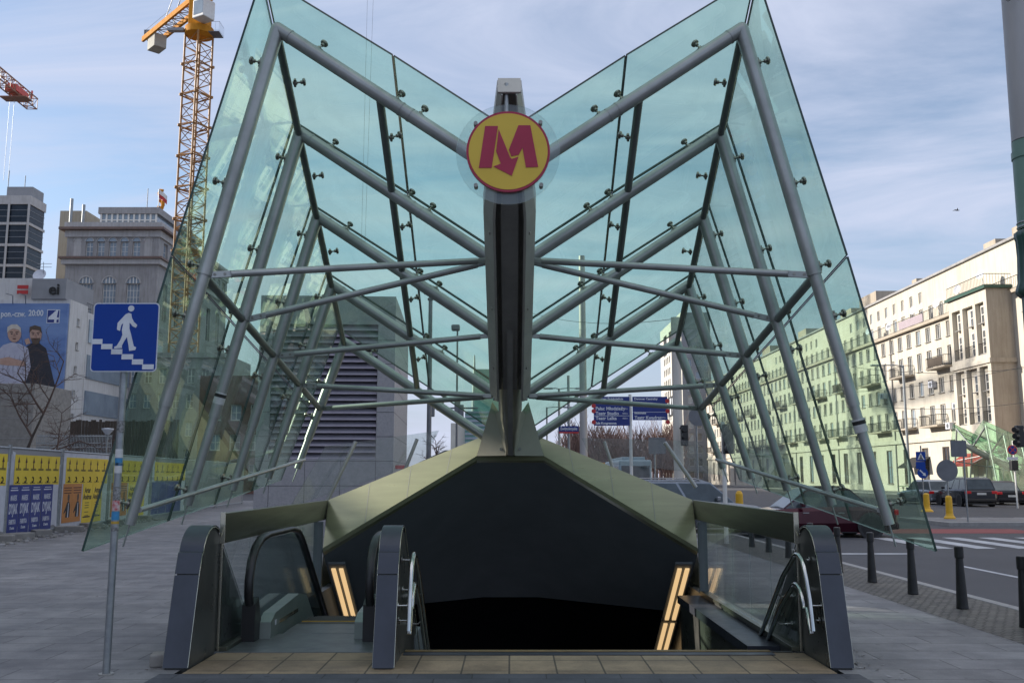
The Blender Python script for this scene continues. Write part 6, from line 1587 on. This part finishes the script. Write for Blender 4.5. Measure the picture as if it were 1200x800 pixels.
# ================================================================== vehicles
def wheel(parent, x, y, r, w=.2, name='wheel'):
    s = 1 if y > 0 else -1
    t = MB(); m = Matrix.Rotation(math.pi / 2, 3, 'X')
    t.lathe([(r * .62, -w / 2), (r * .93, -w / 2), (r, -w * .35), (r, w * .35), (r * .93, w / 2), (r * .62, w / 2)], (x, y, r), 24, 0, m)
    t.disc((x, y - .01, r), r * .62, .02, 'y', 20)
    wo = part(name, t, 'tyre', parent)
    t = MB(); t.disc((x, y + s * w * .42 - .01, r), r * .60, .02, 'y', 20); rim = part('rim', t, 'rim', wo)
    return wo
def car(name, label, cat, loc, rz, paint, L=4.6, Wd=1.8, H=1.5, hatch=True, suv=False, rail=False):
    """local +x is forward, z = 0 the road"""
    o = thing(name, label, cat, loc, rz); OFF[o.name] = V3((0, 0, 0))
    hb = H * .60; gc = .22 if suv else .17; wr = .34 if suv else .31
    xf, xb = L / 2, -L / 2
    st_ = [(xb, .30, hb * .86, .80), (xb + .08, gc + .06, hb * .97, .90), (xb + .5, gc, hb, .97), (xb + 1.4, gc, hb, 1.0), (0, gc, hb * .985, 1.0), (xf - 1.25, gc, hb * .93, .99), (xf - .55, gc, hb * .84, .95), (xf - .14, gc + .02, hb * .70, .84), (xf, gc + .12, hb * .58, .70)]
    if not hatch: st_[2] = (xb + .5, gc, hb * .99, .97)
    t = MB(); secs = []
    for x, z0, z1, k in st_:
        w = Wd / 2 * k
        secs.append([V3((x, -w * .90, z0)), V3((x, -w, z0 + (z1 - z0) * .35)), V3((x, -w * .985, z1 - .10)), V3((x, -w * .90, z1)), V3((x, w * .90, z1)), V3((x, w * .985, z1 - .10)), V3((x, w, z0 + (z1 - z0) * .35)), V3((x, w * .90, z0))])
    t.loft(secs, 0, True, False)
    # greenhouse
    if hatch: g0, g1, r0_, r1_ = xb + .06, xf - 1.22, xb + .42, xf - 2.0
    else: g0, g1, r0_, r1_ = xb + .72, xf - 1.25, xb + 1.35, xf - 2.05
    wb, wt_ = Wd / 2 * .90, Wd / 2 * .70; zb = hb - .03; zt_ = H
    def gs(x, w, z): return [V3((x, -w, z)), V3((x, w, z))]
    b4 = [V3((g0, -wb * .95, zb)), V3((g1, -wb * .97, zb - .04)), V3((g1, wb * .97, zb - .04)), V3((g0, wb * .95, zb))]
    m4 = [V3((r0_ - .05, -wt_ - .04, zt_ - .09)), V3((r1_ + .08, -wt_ - .04, zt_ - .10)), V3((r1_ + .08, wt_ + .04, zt_ - .10)), V3((r0_ - .05, wt_ + .04, zt_ - .09))]
    t4 = [V3((r0_ + .15, -wt_ * .85, zt_)), V3((r1_ - .2, -wt_ * .85, zt_)), V3((r1_ - .2, wt_ * .85, zt_)), V3((r0_ + .15, wt_ * .85, zt_))]
    t.loft([b4, m4, t4], 0)
    for x in (xb + .82, xf - .86):   # dark wheel arches
        for s in (-1, 1): t.disc((x, s * (Wd / 2 * .985) - .012, wr + .02), wr + .07, .024, 'y', 22, 1)
    t.b2(xb + .25, xf - .3, -Wd * .44, Wd * .44, .14, gc + .03, 1)
    body = part('body', t, [paint, 'rubber'], o)
    def quad(a, b, c, d, nm, ins=.06, push=.012):
        ce = (a + b + c + d) / 4; q_ = [p + (ce - p).normalized() * ins * 1.3 for p in (a, b, c, d)]
        nn = (q_[1] - q_[0]).cross(q_[3] - q_[0]).normalized()
        if nn.dot(ce - V3((0, 0, H * .5))) < 0: nn = -nn
        tt = MB(); lo = q_; hi = [p + nn * push for p in q_]; tt.poly(hi)
        for k in range(4): tt.poly([lo[k], lo[(k + 1) % 4], hi[(k + 1) % 4], hi[k]])
        return part(nm, tt, 'carglass', o)
    quad(b4[1], b4[2], m4[2], m4[1], 'windscreen'); quad(b4[3], b4[0], m4[0], m4[3], 'rear_window')
    for s, (i0, i1) in ((-1, (0, 1)), (1, (3, 2))):
        cuts = (.0, .30, .62, 1.0) if hatch else (.0, .48, 1.0)
        for a, b in zip(cuts, cuts[1:]): quad(b4[i0].lerp(b4[i1], a), b4[i0].lerp(b4[i1], b), m4[i0].lerp(m4[i1], b), m4[i0].lerp(m4[i1], a), 'side_window', .035)
        tt = MB(); tt.box((xf - 1.75, s * (Wd / 2 + .06), hb + .06), (.12, .2, .14), 0, .03); part('mirror', tt, paint, o)
        wheel(o, xb + .82, s * (Wd / 2 - .10), wr); wheel(o, xf - .86, s * (Wd / 2 - .10), wr)
        tt = MB(); tt.box((xf - .13, s * Wd * .36, hb * .66), (.22, .30, .13), 0, .04); part('headlight', tt, 'headl', o)
        tt = MB(); tt.box((xb + .05, s * Wd * .385, hb * .82), (.12, .30 if not suv else .34, .16), 0, .03); part('tail_light', tt, 'taill', o)
        for x in ((-.1, .85) if hatch else (-.3, .7)):
            tt = MB(); tt.box((x - .3, s * (Wd / 2 * .995), hb * .80), (.18, .03, .03), 0, .008); part('door_handle', tt, 'rim', o)
        if rail: tt = MB(); tt.path([(r0_ + .2, s * wt_ * .92, H - .02), (r0_ + .35, s * wt_ * .92, H + .04), (r1_ - .4, s * wt_ * .92, H + .04), (r1_ - .25, s * wt_ * .92, H - .02)], .018, 6); part('roof_rail', tt, 'rim', o)
    tt = MB(); tt.box((xb - .005, 0, hb * (.62 if not suv else .74)), (.03, .52, .12), 0, .005); part('number_plate', tt, 'plate', o)
    tt = MB(); tt.box((xb + .03, 0, gc + .16), (.14, Wd * .86, .2), 0, .05); part('rear_bumper', tt, 'rubber' if suv else paint, o)
    tt = MB(); tt.box((xf - .02, 0, gc + .2), (.10, Wd * .5, .16), 0, .04); part('grille', tt, 'rubber', o)
    return o
car('estate_car', 'dark grey estate car with silver roof crossing behind the right coping', 'car', (5.65, 30.6, Z), 0, 'carsilver', 5.1, 1.9, 1.62, True, False, True)
car('saloon_car', 'maroon car half hidden behind the right parapet and the kerb bollards', 'car', (8.75, 27.9, Z), math.radians(180), 'carmaroon', 4.5, 1.8, 1.45, False)
car('city_suv', 'dark grey off-road car seen from behind on the right of the crossing', 'car', (26.9, 56.5, Z), math.radians(88), 'cardark', 4.5, 1.92, 1.66, True, True, True)
car('saloon_car', 'black saloon car seen from behind, right of the dark grey off-road car', 'car', (30.6, 60.0, Z), math.radians(84), 'carblack', 4.8, 1.86, 1.46, False)
car('hatchback_car', 'silver hatchback by the blue arrow sign, half behind the glass tip', 'car', (26.3, 60.5, Z), math.radians(95), 'carsilver', 4.2, 1.78, 1.52, True)
car('hatchback_car', 'pale blue hatchback far behind, between the bus and the grey estate car', 'car', (12.2, 75.0, Z), math.radians(190), 'carsilver', 4.0, 1.7, 1.5, True)
# bus
bs = thing('city_bus', 'pale blue and white city bus facing away on the road behind the right coping', 'bus', at(743, 560, 74), 0)
OFF[bs.name] = V3((0, 0, 0)); bs.location = (at(745, 560, 74).x, 74, Z)
t = MB(); t.b2(-1.28, 1.28, 0, 11.5, .35, 3.0, 0, .14); part('body', t, 'bus', bs)
t = MB(); t.b2(-1.1, 1.1, -.03, -.005, 1.3, 2.55, 0, .0); part('rear_window', t, 'carglass', bs)
t = MB(); t.b2(-1.285, 1.285, -.02, 11.2, .5, 1.05, 0, .02); part('skirt_band', t, 'busblue', bs)
for s in (-1, 1):
    t = MB(); t.b2(s * 1.283, s * 1.30, .6, 10.8, 1.35, 2.5); part('side_glazing', t, 'carglass', bs)
    t = MB(); t.box((s * 1.05, -.03, 1.18), (.22, .05, .2), 0, .02); part('tail_light', t, 'taill', bs)
    for y in (2.2, 8.6):
        w_ = wheel(bs, s * 1.1, y, .48, .3); w_.rotation_euler = (0, 0, 0)
t = MB(); t.b2(-.9, .9, 1, 9, 3.0, 3.25, 0, .06); part('roof_pod', t, 'bus', bs)
for ch in bs.children:
    if ch.name.startswith('wheel'):
        m = Matrix.Translation((ch.data.vertices[0].co.x * 0, 0, 0))
yb = thing('city_bus', 'bus with a yellow roof edge farther off, left of the pale blue bus', 'bus', (at(712, 560, 92).x, 92, Z))
OFF[yb.name] = V3((0, 0, 0))
t = MB(); t.b2(-1.28, 1.28, 0, 11.5, .35, 2.7, 0, .14); part('body', t, 'bus', yb)
t = MB(); t.b2(-1.25, 1.25, .02, 11.3, 2.705, 3.05, 0, .08); part('roof', t, 'ygold', yb)
t = MB(); t.b2(-1.1, 1.1, -.03, -.005, 1.2, 2.4); part('rear_window', t, 'carglass', yb)
for s in (-1, 1):
    t = MB(); t.b2(s * 1.283, s * 1.30, .6, 10.8, 1.35, 2.4); part('side_glazing', t, 'carglass', yb)
# rental bicycles
for k in range(5):
    bx = 27.2 + k * .75; by = 66 + (k % 2) * .3; o = thing('bicycle', 'green bicycle in the rack in front of the cream block', 'bicycle', (bx, by, Z), math.radians(70), 'green bicycles at the rack'); OFF[o.name] = V3((0, 0, 0))
    for x in (-.52, .52):
        t = MB(); t.path([(x + .33 * math.cos(a * .393), 0, .34 + .33 * math.sin(a * .393)) for a in range(17)], .022, 5); part('wheel', t, 'tyre', o)
    t = MB(); t.path([(-.52, 0, .34), (-.15, 0, .75), (.42, 0, .8), (.52, 0, .34)], .022, 5); t.path([(-.15, 0, .75), (.0, 0, .3), (.42, 0, .8)], .022, 5); t.path([(.42, 0, .8), (.45, 0, 1.05)], .018, 5); t.b2(.36, .5, -.28, .28, 1.03, 1.07); part('frame', t, 'bikegreen', o)
    t = MB(); t.box((-.2, 0, .95), (.26, .15, .08), 0, .03); t.tube((-.17, 0, .72), (-.19, 0, .94), .015, n=5); part('saddle', t, 'rubber', o)

# second entrance canopy across the crossing
c2_ = copy_tree(canopy, None, ('glass_clamp', 'leg_sticker'))
c2_.rotation_euler = (0, 0, math.radians(-90)); c2_.location = (33.9 + 4.9, 69.5, Z - .55); OFF[c2_.name] = V3((0, 0, 0))
c2_['label'] = 'smaller looking far green glass canopy across the crossing, in front of the cream apartment block'
po2 = thing('stairwell_portal', 'far low metal portal under the small canopy across the crossing', 'portal', (38.8, 69.5, Z))
t = MB(); t.prism([(-2.6, 0), (-2.6, .9), (-.5, 2.0), (.5, 2.0), (2.6, .9), (2.6, 0)], 0, 3.6, 'x'); 
for v in t.bm.verts: v.co += V3((38.6, 69.5, Z))
part('portal_block', t, 'band', po2)
t = MB(); t.b2(34.2, 38.6, 66.9, 67.0, Z, 1.15 + Z); t.b2(34.2, 38.6, 72.0, 72.1, Z, 1.15 + Z); part('parapet', t, 'stucco2', po2)

# building outside the left edge that shades the square, with an added sun-blocking screen on its roof
TE = math.tan(math.radians(22))
ob = thing('corner_office_block', 'large office block outside the left edge whose added roof screen helps shade the square', 'building', (-46, 10, Z))
hs = [(2 + k * 3.0, 3.8 + k * 3.0, z_, z_ + 1.8) for k in range(30) for z_ in (1.2, 4.6, 8.0, 11.4)]
zo_ = 15.9
t = MB(); facade(t, V3((-40, -34, Z)), V3((0, 1, 0)), V3((1, 0, 0)), 96, zo_ - Z, hs, .25); t.b2(-54, -40.3, -34, 62, Z, zo_); part('wall', t, 'greylight', ob)
windows(ob, V3((-40, -34, Z)), V3((0, 1, 0)), V3((1, 0, 0)), hs, .25, 0, nx=2, nz=1, glass='wglass2')
t = MB(); gy0, gy1, gz0, gz1 = 22.1, 24.5, 17.08, 18.62; zT = 31.0  # added screen blocks the sun; its gap is cut to light the left coping
for y0, y1, z0, z1 in ((-34, gy0, zo_ + .01, zT), (gy1, 62, zo_ + .01, zT), (gy0, gy1, zo_ + .01, gz0), (gy0, gy1, gz1, zT)):
    t.poly([(-40.2, y0, z0), (-40.2, y1, z0), (-40.2, y1, z1), (-40.2, y0, z1)])
part('added_shade_screen', t, 'greycl', ob)

lo = thing('added_shade_block', 'unseen block added outside the left edge to shade the road and hide bright sky', 'building', (-100, 105, Z))  # added out of view, height set for shade and darker glass reflections
t = MB(); hs = [(2 + k * 3.2, 3.8 + k * 3.2, z_, z_ + 1.8) for k in range(26) for z_ in (1.2, 4.8, 8.4, 12, 15.6, 19.2, 22.8, 26.4, 30, 33.6, 37.2, 40.8, 44.4)]
facade(t, V3((-90, 62, Z)), V3((0, 1, 0)), V3((1, 0, 0)), 86, 50, hs, .25); t.b2(-112, -90.3, 62, 148, Z, 49.8); part('wall', t, 'greystone', lo)
windows(lo, V3((-90, 62, Z)), V3((0, 1, 0)), V3((1, 0, 0)), hs, .25, 0, nx=2, nz=1, glass='wglass2')

# ================================================================== sky, sun, camera
EL, AZ = math.radians(22), math.atan2(-1.0, .25)      # azimuth measured from +y towards +x
sd = V3((math.sin(AZ) * math.cos(EL), math.cos(AZ) * math.cos(EL), math.sin(EL)))
su = bpy.data.lights.new('sun', 'SUN'); su.energy = 3.7; su.angle = math.radians(.53); su.color = (1.0, .92, .80)
so = bpy.data.objects.new('sun', su); C.objects.link(so); so.rotation_euler = sd.to_track_quat('Z', 'Y').to_euler()
w = bpy.data.worlds.new('World'); sc.world = w; w.use_nodes = True; t = w.node_tree; t.nodes.clear()
out = t.nodes.new('ShaderNodeOutputWorld'); bg = t.nodes.new('ShaderNodeBackground'); bg.inputs[1].default_value = .12
sk = t.nodes.new('ShaderNodeTexSky'); sk.sky_type = 'NISHITA'; sk.sun_disc = False; sk.sun_elevation = EL; sk.sun_rotation = AZ
sk.air_density = 1.0; sk.dust_density = .3; sk.ozone_density = 2.0
tc = N(t, 'ShaderNodeTexCoord'); sx = N(t, 'ShaderNodeSeparateXYZ'); t.links.new(tc.outputs['Generated'], sx.inputs[0])
zc = N(t, 'ShaderNodeMath', operation='MAXIMUM'); zc.inputs[1].default_value = 0; t.links.new(sx.outputs[2], zc.inputs[0])
za = N(t, 'ShaderNodeMath', operation='ADD'); za.inputs[1].default_value = .22; t.links.new(zc.outputs[0], za.inputs[0])
dx = N(t, 'ShaderNodeMath', operation='DIVIDE'); dy = N(t, 'ShaderNodeMath', operation='DIVIDE')
t.links.new(sx.outputs[0], dx.inputs[0]); t.links.new(za.outputs[0], dx.inputs[1]); t.links.new(sx.outputs[1], dy.inputs[0]); t.links.new(za.outputs[0], dy.inputs[1])
cb_ = N(t, 'ShaderNodeCombineXYZ'); t.links.new(dx.outputs[0], cb_.inputs[0]); t.links.new(dy.outputs[0], cb_.inputs[1])
mp = N(t, 'ShaderNodeMapping'); mp.inputs['Rotation'].default_value = (0, 0, math.radians(28)); mp.inputs['Scale'].default_value = (.55, 1.5, 1); mp.inputs['Location'].default_value = (7.4, 4.2, 0)
t.links.new(cb_.outputs[0], mp.inputs[0])
n1 = N(t, 'ShaderNodeTexNoise', i_Scale=1.35, i_Detail=9.0, i_Roughness=.60, i_Distortion=.7); t.links.new(mp.outputs[0], n1.inputs['Vector'])
r1 = N(t, 'ShaderNodeValToRGB'); r1.color_ramp.elements[0].position = .41; r1.color_ramp.elements[1].position = .63
r1.color_ramp.elements[0].color = (.14, .14, .14, 1); r1.color_ramp.elements[1].color = (.86, .86, .86, 1)
t.links.new(n1.outputs[0], r1.inputs[0])
mx = N(t, 'ShaderNodeMix', data_type='RGBA'); t.links.new(r1.outputs[0], mx.inputs[0]);  
ce = N(t, 'ShaderNodeMapRange', interpolation_type='SMOOTHSTEP'); ce.inputs[1].default_value = .42; ce.inputs[2].default_value = .85; t.links.new(sx.outputs[2], ce.inputs[0])
cm = N(t, 'ShaderNodeMix', data_type='RGBA'); cm.inputs[6].default_value = (2.8, 3.05, 3.85, 1); cm.inputs[7].default_value = (8.2, 8.2, 8.6, 1)
t.links.new(ce.outputs[0], cm.inputs[0]); t.links.new(cm.outputs[2], mx.inputs[7])
hz_ = N(t, 'ShaderNodeMapRange', interpolation_type='SMOOTHSTEP'); hz_.inputs[1].default_value = -.02; hz_.inputs[2].default_value = .30; hz_.inputs[3].default_value = .88; hz_.inputs[4].default_value = 0
t.links.new(sx.outputs[2], hz_.inputs[0])
hm = N(t, 'ShaderNodeMix', data_type='RGBA'); hm.inputs[7].default_value = (1.75, 1.98, 2.75, 1)
sm = N(t, 'ShaderNodeMix', data_type='RGBA', blend_type='MULTIPLY'); sm.inputs[0].default_value = 1; sm.inputs[7].default_value = (.80, .76, .74, 1)
t.links.new(sk.outputs[0], sm.inputs[6]); t.links.new(hz_.outputs[0], hm.inputs[0]); t.links.new(sm.outputs[2], hm.inputs[6]); t.links.new(hm.outputs[2], mx.inputs[6])
t.links.new(mx.outputs[2], bg.inputs[0]); t.links.new(bg.outputs[0], out.inputs[0])

cam = bpy.data.cameras.new('camera'); co = bpy.data.objects.new('camera', cam); C.objects.link(co); sc.camera = co
co.location = (CX, 0, EYE); co.rotation_euler = (math.pi / 2 + TH, 0, 0)
cam.sensor_width = 36; cam.sensor_fit = 'HORIZONTAL'; cam.lens = 36 * F / 1200; cam.clip_start = .05; cam.clip_end = 4000
sc.view_settings.view_transform = 'Standard'; sc.view_settings.look = 'None'; sc.view_settings.exposure = 0.98; sc.view_settings.gamma = 1.0
sc.view_settings.use_curve_mapping = False
sc.cycles.transparent_max_bounces = 32; sc.cycles.max_bounces = 8; sc.cycles.caustics_reflective = False; sc.cycles.caustics_refractive = False
